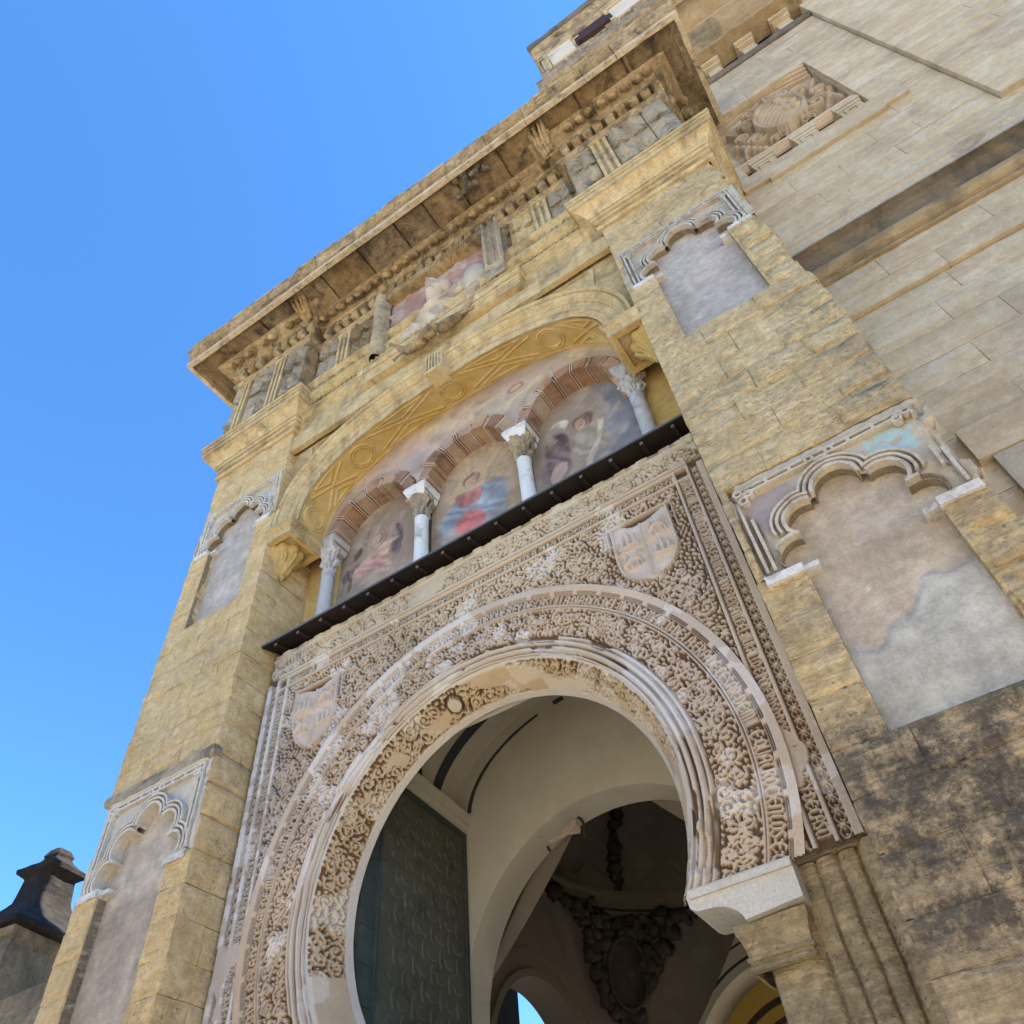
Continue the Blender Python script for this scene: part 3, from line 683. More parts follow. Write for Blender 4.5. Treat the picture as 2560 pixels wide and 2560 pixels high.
H = np.where((ln(V, 8.84, 8.875) | ln(V, 9.025, 9.065) | ln(V, 9.09, 9.14)) & (aU < 3.35), DEP * 1.2, H)
H = np.where(ln(V, 9.065, 9.09) & (aU < 3.46), 0, H); H = np.where((V > 9.47) & (V < 9.53), DEP * .9, H)
cr = fbm(np.stack([U * 4, V * 9, U * 0], -1), 4, 31)
H = np.where(V > 9.53, DEP * .55 + .012 * cr + .015 * ((np.floor(U * 6.2 + 40) % 2) > 0), H)
lost = (fbm(np.stack([U * 1.5, V * 3.2, U * 0 + 4], -1), 4, 44) > .42) & (V > 9.14) & (V < 9.5) ; H = np.where(lost, DEP * .7, H)
lost2 = (fbm(np.stack([U * 1.6, V * 1.2, U * 0 + 9], -1), 4, 51) > .50) & (aU > 3.0) & (V < 6.6); H = np.where(lost2, DEP * .9, H)
# shields set in the spandrels, each in a niche with pointed corners
def shield_sdf(u, v, c, pointed):
    x, y = np.abs(u - c), v
    w = .385
    if pointed: half = np.where(y > 8.15, w, w * np.sqrt(np.clip(1 - ((8.15 - y) / .58) ** 1.7, 0, 1)))
    else: half = np.where(y > 8.05, w, w * np.sqrt(np.clip(1 - ((8.05 - y) / .47) ** 2.2, 0, 1)))
    return np.where((y > 8.55 - .05 * np.cos(x * 9)) | (y < 7.57), -1, half - x)
shd = np.full_like(U, -1.0)
for c, pt in ((-2.5, True), (2.56, False)):
    d = shield_sdf(U, V, c, pt); shd = np.maximum(shd, d)
    nic = (np.abs(U - c) < .44) & (V > 7.55) & (V < 8.66) & (d < .0); H = np.where(nic & (V > 8.5), -.03, H)
    g = (np.abs(np.abs(U - c) - .435) < .014) & (V > 8.2) & (V < 8.66) | (np.abs(V - 8.645) < .014) & (np.abs(U - c) < .44); H = np.where(g, DEP * 1.1, H)
    q = HM(-3.53, 3.53, 3.80, 9.60, .01)
    for k, (du, dv) in enumerate(((-.19, 8.32), (.19, 7.98))):       # castles
        for tx, th in ((-.08, .12), (0, .18), (.08, .12)): q.stroke([(c + du + tx, dv - .09), (c + du + tx, dv - .09 + th)], .030, .03)
        q.stroke([(c + du - .12, dv - .10), (c + du + .12, dv - .10)], .026, .028)
    for du, dv in ((.19, 8.32), (-.19, 7.98)):                        # lions
        q.stroke([(c + du - .10, dv - .06), (c + du - .02, dv + .02), (c + du + .07, dv - .01)], .036, .03); q.dot(c + du - .08, dv + .08, .045, .034)
        for lx in (-.10, -.04, .04, .09): q.stroke([(c + du + lx, dv - .02), (c + du + lx + .02, dv - .11)], .016, .024)
        q.stroke([(c + du + .07, dv), (c + du + .12, dv + .07), (c + du + .08, dv + .11)], .014, .024)
    q.stroke([(c, 7.62), (c, 8.52)], .012, .016); q.stroke([(c - .37, 8.14), (c + .37, 8.14)], .012, .016); q.flush()
    H = np.where(d > 0, .055 + np.where(d < .03, .035, 0) + np.where(d >= .03, 1.7 * q.H + .012 * fbm(np.stack([U * 9, V * 9, U * 0 + 3], -1), 3, 63), 0), H)
shm = shd > -.004
H += .0025 * fbm(np.stack([U * 22, V * 22, U * 0], -1), 2, 61)
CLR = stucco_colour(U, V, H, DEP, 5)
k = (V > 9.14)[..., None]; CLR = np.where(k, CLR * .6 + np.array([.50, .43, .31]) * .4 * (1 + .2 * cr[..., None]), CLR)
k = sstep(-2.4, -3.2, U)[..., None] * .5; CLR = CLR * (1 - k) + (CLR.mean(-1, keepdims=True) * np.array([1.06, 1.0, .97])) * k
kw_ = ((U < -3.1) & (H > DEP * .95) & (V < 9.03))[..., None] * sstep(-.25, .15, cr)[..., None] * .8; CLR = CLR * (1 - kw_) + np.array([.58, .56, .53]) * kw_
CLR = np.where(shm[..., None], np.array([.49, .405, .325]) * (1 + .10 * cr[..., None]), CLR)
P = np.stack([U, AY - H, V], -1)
out = (rr > 3.13) & ((V > 4.26) | (U < 0))
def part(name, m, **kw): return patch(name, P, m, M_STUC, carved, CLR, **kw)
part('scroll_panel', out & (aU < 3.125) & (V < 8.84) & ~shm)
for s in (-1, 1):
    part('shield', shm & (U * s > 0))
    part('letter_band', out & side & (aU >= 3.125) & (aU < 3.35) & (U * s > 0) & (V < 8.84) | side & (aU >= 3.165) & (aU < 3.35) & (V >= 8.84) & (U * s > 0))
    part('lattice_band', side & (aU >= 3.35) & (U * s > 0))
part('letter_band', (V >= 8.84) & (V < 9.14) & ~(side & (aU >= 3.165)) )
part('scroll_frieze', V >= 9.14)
# ring of the horseshoe: polar height map; u = arc length at r=2.7, v = radius
A0, A1 = R(-26.5), R(212); RM = 2.72
h = HM(A0 * RM, A1 * RM, 2.235, 3.175, .0105); U, V = h.U, h.Vv
put = lambda s, y: (A1 * RM - .02 - s, 2.905 + .13 * y)
letters(h, put, (A1 - A0) * RM - .05, .15, .0145, DEP * .8, 10, .72)
h.flush(); let = h.H.copy(); h.H[:] = 0
vines(h, A0 * RM, A1 * RM, 2.50, 2.84, .19, .0125, DEP * .95, lambda u, v: 2.50 < v < 2.84, 7)
for k in range(7):
    a = A0 * RM + .4 + k * 1.6                             # rosettes along the scroll
    for j in range(3): h.stroke([(a + (.05 + .035 * j) * math.cos(t), 2.67 + (.05 + .035 * j) * math.sin(t)) for t in np.linspace(j, j + 5.0, 16)], .012, DEP)
h.flush(); vin = np.where((V > 2.49) & (V < 2.845), np.maximum(h.H, filigree(h, .058, DEP * .8, 5, .25)), 0)
H = np.maximum(let, vin)
for a, b, z in ((2.85, 2.868, 1), (2.878, 2.898, 1.1), (3.045, 3.06, 1.0), (3.068, 3.085, 1.1), (3.093, 3.18, 1.25)): H = np.where(ln(V, a, b), DEP * z, H)
kn = (np.abs(((U / .30) % 1) - .5) < .10) & (V > 3.045) & (V < 3.09); H = np.where(kn, DEP * 1.15, H)       # knots in the chain fillet
prof = np.interp(V, [2.235, 2.242, 2.258, 2.264, 2.284, 2.290, 2.310, 2.332, 2.338, 2.362, 2.368, 2.39, 2.412, 2.418, 2.440, 2.446, 2.472, 2.480, 2.49],
                 [.03, .060, .060, .022, .022, .075, .092, .080, .022, .022, .078, .095, .080, .030, .030, .070, .066, .02, 0])
H = np.where(V < 2.49, prof, H)
qq = np.stack([U, V * 3, U * 0 + 7], -1)
H += .0025 * fbm(qq * 7, 2, 71) + np.where(V < 2.49, .012 * fbm(qq * 3, 3, 73) - .05 * sstep(.38, .5, fbm(qq * 2.3 + 9, 4, 75)) * (prof > .04), 0)
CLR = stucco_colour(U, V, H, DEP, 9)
wh = (V < 2.495)[..., None] * (H > .035)[..., None] * (.62 + .3 * sstep(-.2, .3, fbm(qq * 1.2, 4, 77)))[..., None]
CLR = CLR * (1 - wh) + np.array([.47, .415, .34]) * wh
kk = (V < 2.49)[..., None] * sstep(.12, .3, fbm(qq * .8 + 3, 4, 79))[..., None]; CLR = CLR * (1 - kk * .6) + np.array([.62, .60, .58]) * kk * .6
TH = U / RM
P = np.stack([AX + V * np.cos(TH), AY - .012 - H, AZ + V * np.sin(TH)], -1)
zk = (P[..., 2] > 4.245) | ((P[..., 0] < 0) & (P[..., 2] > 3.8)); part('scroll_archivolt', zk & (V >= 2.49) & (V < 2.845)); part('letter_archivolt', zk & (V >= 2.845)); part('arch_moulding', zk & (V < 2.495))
# intrados
h = HM(A0 * 2.12, A1 * 2.12, .0, .46, .0105); U, V = h.U, h.Vv
vines(h, A0 * 2.12, A1 * 2.12, .06, .40, .19, .0125, .042, lambda u, v: .07 < v < .37, 12); h.flush(); h.H = np.maximum(h.H, filigree(h, .060, .034, 7, .25))
TH = U / 2.12; H = np.where((V > .035) & (V < .385), h.H, .036)
DK = sstep(R(172), R(190), TH)[..., None] if False else 0
bos = np.hypot((TH - R(100.5)) * 2.12, V - .2); H = np.where(bos < .085, .055, np.where(bos < .12, 0, H))
H = np.where((TH > R(194)) | (fbm(np.stack([U * 1.2, V * 3, U * 0], -1), 3, 83) > .55), .036, H); H += .003 * fbm(np.stack([U * 12, V * 12, U * 0], -1), 2, 81)
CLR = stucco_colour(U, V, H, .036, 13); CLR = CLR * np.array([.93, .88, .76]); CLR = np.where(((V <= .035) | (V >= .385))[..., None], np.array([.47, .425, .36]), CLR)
CLR = np.where((bos < .085)[..., None], np.array([.46, .41, .31]), CLR)
RI = 2.25 - .225 * V / .46 - H * sstep(0, .05, V)
P = np.stack([AX + RI * np.cos(TH), AY - .055 + V * 1.05, AZ + RI * np.sin(TH)], -1)
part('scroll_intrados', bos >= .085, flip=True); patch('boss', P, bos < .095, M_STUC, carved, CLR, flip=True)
# impost blocks under the horseshoe, white plaster with a hollow underside
for s in (1,):
    m = MB(); pr = []
    xo, xi = AX + s * 2.89, AX + s * 2.03
    pr = [(xi, 4.27), (xi - s * .03, 4.22), (xi - s * .02, 4.13)]
    for t in np.linspace(0, math.pi / 2, 8): pr.append((xi + s * (.03 + .36 * math.sin(t)), 4.10 - .17 * (1 - math.cos(t))))
    pr += [(xo, 3.96), (xo, 4.27)]
    m.prism(pr, AY - .10, 1.14); m.box(min(xi + s * .0, xo), max(xi, xo), AY - .125, AY - .1, 4.19, 4.25)
    m.obj('impost', M_IMP, carved, erode=.008, freq=5)
wl = MB()                                              # masonry behind the stucco, with the opening
n = 60; an = np.linspace(A0, A1, n)
for a, b in zip(an[:-1], an[1:]):
    pa, pb = [(AX + 2.5 * math.cos(t), AZ + 2.5 * math.sin(t)) for t in (a, b)]
    qa, qb = [(AX + 2.06 * math.cos(t), AZ + 2.06 * math.sin(t)) for t in (a, b)]
    wl.prism([qa, qb, pb, pa], AY + .40, 1.15)
wl.obj('voussoir_ring', M_INT, carved)
wl = MB()
for s in (-1, 1): wl.box(*sorted((s * 2.46 + AX, s * 3.62)), AY + .05, 1.14, 4.26 if s > 0 else 3.6, 9.62)
n = 40
for i in range(n):
    t0, t1 = math.pi * i / n, math.pi * (i + 1) / n
    wl.prism([(AX + 2.47 * math.cos(t0), AZ + 2.47 * math.sin(t0)), (AX + 2.47 * math.cos(t0), 9.62), (AX + 2.47 * math.cos(t1), 9.62), (AX + 2.47 * math.cos(t1), AZ + 2.47 * math.sin(t1))], AY + .06, 1.13)
wl.obj('wall_core', M_RUBBLE, carved)

# ------------------------------------------------------------------ moulded stone jambs below the carved surround
def jamb(s, label):
    t = thing('door_jamb', label, 'jamb', (s * 3.0, .8, 0), 'moulded jambs under the carved arch')
    pl = [(2.44, 1.15), (2.44, .80), (2.47, .76), (2.60, .745)]
    for cx, r in ((2.76, .11), (2.97, .05), (3.12, .075), (3.29, .06)):
        for a in np.linspace(160, 20, 6): pl.append((cx + r * math.cos(R(a)), .735 - r * .38 * math.sin(R(a))))
        pl.append((cx + r + .002, .775))
    pl += [(3.44, .64), (3.605, .635), (3.605, 1.15)]
    zz = np.linspace(0.0, 4.245, 60); G = np.array([[(s * x + (AX if s > 0 else AX), y, z) for z in zz] for x, y in pl])
    G = roughen(G.reshape(-1, 3), .010, 3.5).reshape(G.shape)
    m = MB(); m.grid(G, flip=s > 0); m.obj('shaft', M_JAMB, t, smooth=True)
    m = MB(); pth = [(2.34, 1.13), (2.34, .66), (2.82, .66), (2.82, .76)]
    if s < 0: pth = [(-x, y) for x, y in pth][::-1]
    pth = [(x + AX, y) for x, y in pth]
    sweep_mb(m, pth, [(-.02, 3.60), (.015, 3.61), (.015, 3.64), (.0, 3.645), (.0, 3.67), (.02, 3.675), (.02, 3.70), (.005, 3.705), (.01, 3.76), (.035, 3.84), (.05, 3.86), (.05, 3.925), (-.05, 3.93)], .1)
    m.obj('capital', M_JAMB, t, erode=.008)
    return t
jamb(1, 'fluted stone jamb hanging below the stucco, next to the black-stained pier')

# ------------------------------------------------------------------ timber ledge over the carved surround
ledge = thing('timber_ledge', 'dark timber ledge with a thin lead edge running across the whole front below the paintings', 'ledge', (0, .5, 9.66))
m = MB()
m.add([(x, y, z) for x in (-3.575, 3.59) for y, z in ((.35, 9.64), (.35, 9.672), (1.12, 9.96), (1.12, 9.84), (.66, 9.735))], [(0, 1, 2, 3, 4)[::-1], (5, 6, 7, 8, 9)] + [(i, (i + 1) % 5, 5 + (i + 1) % 5, 5 + i) for i in range(5)])
m.obj('board', M_WOOD, ledge)
m = MB(); m.add([(x, y, z) for x in (-3.58, 3.595) for y, z in ((.335, 9.655), (.335, 9.69), (1.10, 9.985), (1.10, 9.965))], [(0, 1, 2, 3), (7, 6, 5, 4), (0, 4, 5, 1), (1, 5, 6, 2), (2, 6, 7, 3), (3, 7, 4, 0)]); m.obj('lead_flashing', M_LEAD, ledge)
bm_ = MB(); bm_.add([(x, y, z) for x in (-.028, .028) for y, z in ((.40, 9.645), (.40, 9.61), (.64, 9.665), (.64, 9.72))], [(0, 1, 2, 3), (7, 6, 5, 4), (0, 4, 5, 1), (1, 5, 6, 2), (2, 6, 7, 3), (3, 7, 4, 0)])
bme = bm_.mesh('bracket')
BRK = [obj('bracket', bme, M_WOOD, ledge, (-3.33 + .448 * i, 0, 0)) for i in range(16)]
cap_me = MB().box(-.022, .022, .385, .40, 9.60, 9.645).mesh('bracket_end')
for i in range(16): obj('bracket_end', cap_me, M_LEAD, BRK[i], (-3.33 + .448 * i, 0, 0))

# ------------------------------------------------------------------ marble columns
def column(x, label, mat, half):
    t = thing('marble_column', label, 'column', (x, .93, 9.75), 'marble columns of the painted arcade')
    V = MB(); zz = np.linspace(9.75, 11.40, 10); V.lathe([(.124, zz[0])] + [(.120 - .010 * ((z - 9.75) / 1.65) + (.012 if z > 11.39 else 0), z) for z in zz[1:]], (x, .93, 0), 28)
    V.obj('shaft', mat, t, smooth=True, erode=.003)
    n, k = 40, 14; P = np.zeros((n + 1, k, 3))
    for i in range(n + 1):
        a = 2 * math.pi * i / n
        for j in range(k):
            s = j / (k - 1); r = .108 + .05 * s ** 1.6 + .05 * s ** 4
            r += .028 * math.cos(a * 8) * math.sin(math.pi * min(1, s * 1.6)) ** 2 * (1 if s < .6 else .3) + .03 * math.cos(a * 4 + .78) * s ** 3
            r += .045 * float(fbm(np.array([a * 4.5, s * 7, x]), 2, 5))
            P[i, j] = (x + r * math.cos(a), .93 + r * math.sin(a), 11.40 + .47 * s)
    m = MB(); m.grid(P); cap_o = m.obj('carved_capital', M_GREY if not half else M_GREYM, t)
    m = MB(); w0, w1 = .15, .225
    for (a, za), (b, zb) in (((w0, 11.86), (w1, 12.04)), ((w1 + .004, 12.04), (w1 + .004, 12.10))):
        m.add([(x + sx * q, max(.6, .93 - q) if sy < 0 else 1.14, z) for q, z in ((a, za), (b, zb)) for sx, sy in ((-1, -1), (1, -1), (1, 1), (-1, 1))],
              [(0, 1, 2, 3), (7, 6, 5, 4), (0, 4, 5, 1), (1, 5, 6, 2), (2, 6, 7, 3), (3, 7, 4, 0)])
    m.obj('impost_block', mat, cap_o, erode=.004)
column(-1.0, 'white marble column between the red robed figure and the winged figure', M_WHITE, False)
column(1.0, 'white marble column between the red robed figure and the kneeling figure', M_WHITE, False)
column(-3.0, 'grey weathered half hidden column under the ochre corbel beside the winged figure', M_GREYM, True)
column(3.0, 'pale grey column beside the kneeling figure, under the coffered ochre corbel', M_GREYM, True)

# ------------------------------------------------------------------ painted bays
PO = 0.0
def paint_panel(name, label, xc, y, painter, x0=-.97, x1=.97, z0=9.8, z1=13.25):
    nx, nz = int((x1 - x0) / .02), int((z1 - z0) / .02)
    u, v = np.meshgrid(np.linspace(x0, x1, nx), np.linspace(z0, z1, nz), indexing='ij')
    w = fbm(np.stack([u * 2.3 + xc, v * 2.3, u * 0], -1), 5, 7); wx, wy = fbm(np.stack([u * 6 + xc, v * 6, u * 0 + 2], -1), 4, 3), fbm(np.stack([u * 6 + xc, v * 6, u * 0 + 8], -1), 4, 9)
    pu, pv = (xc + u - .117 * PO) / (1 - .0277 * PO) - xc, (v - .0404 * PO) / (1 - .0277 * PO); C = painter(pu + .03 * w + .035 * wx, pv + .05 * wy, w)
    C = C * .86 + C.mean(-1, keepdims=True) * .14
    w2 = fbm(np.stack([u * 5 + xc, v * 5, u * 0 + 3], -1), 5, 17)
    lo = sstep(.12, .5, w2)[..., None] * .5; C = C * (1 - lo) + np.array([.36, .29, .22]) * lo; lo = sstep(.2, .45, fbm(np.stack([u * 9 + xc, v * 9, u * 0 + 6], -1), 4, 29))[..., None] * .4; C = C * (1 - lo) + np.array([.24, .18, .135]) * lo
    P = np.stack([xc + u, y + .010 * w, v], -1)
    o = patch(name, P, np.ones(u.shape, bool), M_FRES, None, np.clip(C * (1 + .10 * w2[..., None]), .01, .9)); tag(o, label, 'fresco', 'frescoes under the brick arches'); return o
def lay(C, k, col, w=None, var=.15):
    k = np.clip(k, 0, 1)[..., None]; c = np.array(col)
    if w is not None: c = c * (1 + var * w[..., None])
    return C * (1 - k) + c * k
def ell(u, v, cu, cv, a, b, rot=0, soft=.12):
    c, s = math.cos(rot), math.sin(rot); x, y = (u - cu) * c + (v - cv) * s, -(u - cu) * s + (v - cv) * c
    return sstep(1 + soft, 1 - soft, np.hypot(x / a, y / b))
def folds(u, v, C, k, rot, freq, amt):
    c, s = math.cos(rot), math.sin(rot); f = np.sin(freq * ((u * c + v * s) + .06 * np.sin(9 * v + 4 * u)))
    return C * (1 + amt * (f * np.clip(k, 0, 1))[..., None])
def face(C, u, v, cu, cv, r, w, hair, skin=(.42, .27, .17)):
    C = lay(C, ell(u, v, cu, cv + .02, r * 1.22, r * 1.28), hair, w); C = lay(C, ell(u, v, cu - .01, cv - .02, r * .82, r), skin, w)
    for s in (-1, 1): C = lay(C, ell(u, v, cu + s * r * .33, cv + r * .1, r * .16, r * .09, 0, .4), (.12, .07, .05))
    C = lay(C, ell(u, v, cu, cv - r * .2, r * .10, r * .22, 0, .5), (.34, .2, .12)); return lay(C, ell(u, v, cu, cv - r * .52, r * .25, r * .08, 0, .5), (.30, .12, .09))
def p_mid(u, v, w):
    C = np.ones(u.shape + (3,)) * np.array([.36, .245, .14]); C = lay(C, ell(u, v, -.1, 12.2, .75, .9, 0, .6), (.44, .31, .17), w)
    ang = np.arctan2(v - 11.9, u + .1); C = C * (1 + .07 * np.sin(ang * 26)[..., None])
    C = lay(C, sstep(.55, .9, np.abs(u)) * .7, (.30, .20, .13), w)
    k = np.maximum.reduce([ell(u, v, .18, 11.38, .34, .42, .5), ell(u, v, -.45, 11.28, .36, .46, -.4), ell(u, v, -.15, 11.30, .55, .20), ell(u, v, -.55, 10.75, .28, .5, -.1), ell(u, v, .2, 10.85, .25, .45, .1)])
    C = lay(C, k, (.215, .25, .285), w, .3); C = folds(u, v, C, k, .9, 26, .22)
    k2 = np.maximum(ell(u, v, -.22, 11.66, .28, .20, -.3), ell(u, v, -.05, 11.58, .14, .15)); C = lay(C, k2, (.36, .12, .11), w, .3); C = folds(u, v, C, k2, .4, 34, .18)
    k3 = np.maximum(ell(u, v, -.20, 10.98, .30, .34, .2), ell(u, v, -.3, 10.6, .2, .3)); C = lay(C, k3, (.40, .105, .10), w, .3); C = folds(u, v, C, k3, 1.2, 22, .2)
    C = lay(C, sstep(10.6, 10.3, v + .2 * u), (.42, .36, .33), w, .3); return face(C, u, v, -.13, 12.04, .135, w, (.20, .115, .065))
def p_left(u, v, w):
    C = np.ones(u.shape + (3,)) * np.array([.285, .215, .15]); C = lay(C, sstep(12.0, 12.5, v) * .6, (.25, .185, .125), w)
    C = lay(C, sstep(11.3, 10.9, v + .25 * u) * .9, (.36, .275, .215), w, .3)
    k = np.maximum.reduce([ell(u, v, -.52, 11.75, .13, .36, -.5), ell(u, v, -.74, 11.25, .12, .45, -.15), ell(u, v, -.82, 10.85, .06, .3, -.1)]); C = lay(C, k, (.125, .085, .075), w, .3); C = folds(u, v, C, k, .3, 40, .3)
    k = ell(u, v, .30, 11.66, .13, .38, .05); C = lay(C, k, (.115, .09, .10), w, .3); C = folds(u, v, C, k, .1, 40, .25)
    k = np.maximum.reduce([ell(u, v, -.02, 11.60, .20, .24), ell(u, v, .14, 11.66, .18, .07, -.3), ell(u, v, -.22, 11.66, .15, .07, .5), ell(u, v, .0, 11.2, .2, .35)]); C = lay(C, k, (.43, .285, .205), w, .35); C = folds(u, v, C, k, 1.0, 24, .22)
    k = np.maximum(ell(u, v, -.34, 11.38, .24, .20, .5), ell(u, v, -.1, 11.28, .3, .14)); C = lay(C, k, (.42, .22, .185), w, .3); C = folds(u, v, C, k, 1.1, 30, .2)
    C = lay(C, ell(u, v, -.14, 11.90, .21, .21, 0, .1) * (1 - ell(u, v, -.14, 11.90, .18, .18, 0, .1)), (.20, .13, .085))
    C = lay(C, (np.abs(u + .38 - .05 * (v - 11.4)) < .013) * (v > 11.35) * (v < 12.3), (.17, .085, .05)); return face(C, u, v, -.14, 11.90, .11, w, (.19, .115, .07))
def p_right(u, v, w):
    C = np.ones(u.shape + (3,)) * np.array([.30, .225, .165]); C = lay(C, sstep(-.2, .6, u + (v - 12.2) * .5) * .7, (.235, .205, .175), w, .3)
    d = np.hypot(u + .9, (v - 12.0) * .9); arc = sstep(.07, .045, np.abs(d - 1.30 + .06 * np.sin(u * 5)))
    C = lay(C, sstep(1.30, 1.42, d) * .9, (.165, .165, .185), w, .5)
    k = np.maximum.reduce([ell(u, v, -.50, 11.56, .24, .40, .1), ell(u, v, -.58, 11.1, .26, .36)]); C = lay(C, k, (.165, .115, .105), w, .3); C = folds(u, v, C, k, .5, 26, .3)
    k = np.maximum(ell(u, v, -.02, 11.45, .22, .30, -.3), ell(u, v, .12, 11.18, .34, .16, .3)); C = lay(C, k, (.265, .225, .165), w, .3); C = folds(u, v, C, k, .7, 24, .22)
    C = lay(C, ell(u, v, -.55, 10.98, .12, .3, -.3), (.42, .28, .22), w)
    C = lay(C, ell(u, v, -.40, 12.10, .17, .17, .4) * sstep(-.3, .2, w + .4), (.62, .53, .42)); C = lay(C, arc * (v < 11.75), (.42, .36, .27), w, .3)
    C = lay(C, ell(u, v, .04, 11.92, .19, .17) * (1 - ell(u, v, .0, 11.87, .15, .14)), (.15, .09, .06)); return face(C, u, v, -.02, 11.88, .12, w, (.17, .095, .06), (.42, .25, .16))
paint_panel('fresco', 'faded painting of a figure in blue mantle and red robe between the two white columns', 0, 1.16, p_mid)
paint_panel('fresco', 'faded painting of a winged figure with a staff beside the grey half column', -2, 1.16, p_left)
paint_panel('fresco', 'faded painting of a kneeling figure and a pale ribbon over a bluish corner', 2, 1.16, p_right)
# wall over the arcade, painted with clouds, pierced by the three brick arches
SA, SB, SZ, SN = 3.09, 1.80, 12.0, 2.45
def soff(a, b, th): return a * np.sign(np.cos(th)) * np.abs(np.cos(th)) ** (2 / SN), SZ + b * np.abs(np.sin(th)) ** (2 / SN)
aw = thing('arcade_wall', 'painted wall over three brick arches, cloudy faded fresco on plaster', 'wall', (0, .85, 12))
u, v = np.meshgrid(np.arange(-3.62, 3.621, .022), np.arange(11.95, 14.25, .022), indexing='ij')
dm = np.minimum.reduce([np.hypot(u - c, (v - 12.02)) for c in (-2, 0, 2)]); w = fbm(np.stack([u * 1.3, v * 1.6, u * 0], -1), 5, 27); w2 = fbm(np.stack([u * 3.1, v * 3.4, u * 0 + 4], -1), 5, 37)
C = np.ones(u.shape + (3,)) * np.array([.43, .35, .275]); C = lay(C, sstep(-.1, .4, w), (.36, .29, .24), w2, .3); C = lay(C, sstep(.0, .45, -w), (.47, .39, .27), w2, .3)
C = lay(C, sstep(.2, .4, w2) * .6, (.37, .265, .23), w, .3); C = lay(C, sstep(.22, .36, fbm(np.stack([u * 2 + 7, v * 2, u * 0 + 9], -1), 4, 41)) * .5, (.31, .27, .27))
C = lay(C, ell(u, v, 1.1, 13.35, .17, .11) * (1 - ell(u, v, 1.1, 13.35, .12, .07)), (.25, .15, .11)); C = lay(C, ell(u, v, 1.1, 13.35, .09, .06), (.42, .29, .2))
C = lay(C, sstep(12.75, 12.3, v) * sstep(.5, .1, np.abs(np.abs(u) - 1)) * .5, (.50, .44, .40))
C = lay(C, sstep(1.22, 1.1, dm) * .5, (.33, .24, .2), w2, .3)
patch('fresco_plaster', np.stack([u, .80 + .016 * w2 - .0 * dm, v], -1), dm > 1.0, M_FRES, aw, np.clip(C, .02, .9))
bk = MB(); bk.box(-3.62, 3.62, 1.20, 1.5, 9.6, 14.6)
ys = MB()
for s in (-1, 1): ys.box(*sorted((s * 2.96, s * 3.598)), 1.06, 1.21, 9.7, 13.2)
ys.box(3.575, 3.598, .42, 1.10, 9.7, 11.75); ys.obj('ochre_strip', M_YEL, aw)
bk.obj('wall_core', M_RUBBLE, aw)
def sector(m, c, cz, r0, r1, a0, a1, y0, y1, k=3):
    A = np.linspace(a0, a1, k + 1); pts = [(c + r1 * math.cos(a), cz + r1 * math.sin(a)) for a in A] + [(c + r0 * math.cos(a), cz + r0 * math.sin(a)) for a in A[::-1]]
    return m.prism(pts, y0, y1)
for c, lab in ((-2, 'brick and stone arch over the winged figure, its blocks faded pinkish'), (0, 'brick and stone arch over the red and blue robed figure'), (2, 'brick and stone arch over the kneeling figure, next to the coffered corbel')):
    t = thing('brick_arch', lab, 'arch', (c, .95, 12.02), 'brick arches of the painted arcade')
    nb = 9; span = R(196); a0 = R(-8); st = span / nb
    for i in range(nb):
        b = a0 + i * st; ro = 1.03 + random.uniform(-.03, .04); m = MB()
        ri = .80 + random.uniform(-.012, .012); y0 = .77 + random.uniform(-.02, .025)
        sector(m, c, 12.02, ri, ro, b + R(3.4), b + st - R(2.6), y0, 1.175); m.obj('voussoir_stone', M_VSTONE if random.random() < .45 else M_BRICK, t, erode=.012, freq=4)
        for k in (0, 1):
            m = MB(); q = b - R(1.9) + k * R(3.0); sector(m, c, 12.02, .782 - .01 * k, ro - .01 - .05 * random.random(), q, q + R(1.25), .765 + .010 * k, 1.17, 1); m.obj('brick', M_STUCB, t, erode=.006, freq=5)
        m = MB(); sector(m, c, 12.02, .86, 1.0, b - R(2.6), b + R(3.4), .87, 1.165, 1); m.obj('mortar_joint', M_VSTONE, t)

# ------------------------------------------------------------------ big relieving arch
arch = thing('relieving_arch', 'wide flattened stone arch with an ochre coffered underside framing the paintings', 'arch', (0, .4, 12))
th = np.linspace(0, math.pi, 161)
def arcgrid(prof):      # prof: (t between inner and outer, y)
    t_, y_ = np.array(prof).T; G = np.zeros((len(th), len(prof), 3))
    for j, (t, y) in enumerate(prof): x, z = soff(3.07 + .47 * t, 1.78 + .60 * t, th); G[:, j] = np.stack([x, x * 0 + y, z], -1)
    return G
m = MB(); m.grid(arcgrid([(0, .135), (0, .115), (.26, .11), (.27, .085), (.30, .08), (.33, .10), (.56, .095), (.57, .07), (.61, .065), (.66, .03), (.74, .0), (.80, -.005), (.83, .03), (.88, .035), (.90, .0), (.96, -.03), (1.0, -.03), (1.0, .25)]))
m.obj('archivolt', M_CREAM, arch, erode=.005, freq=5)
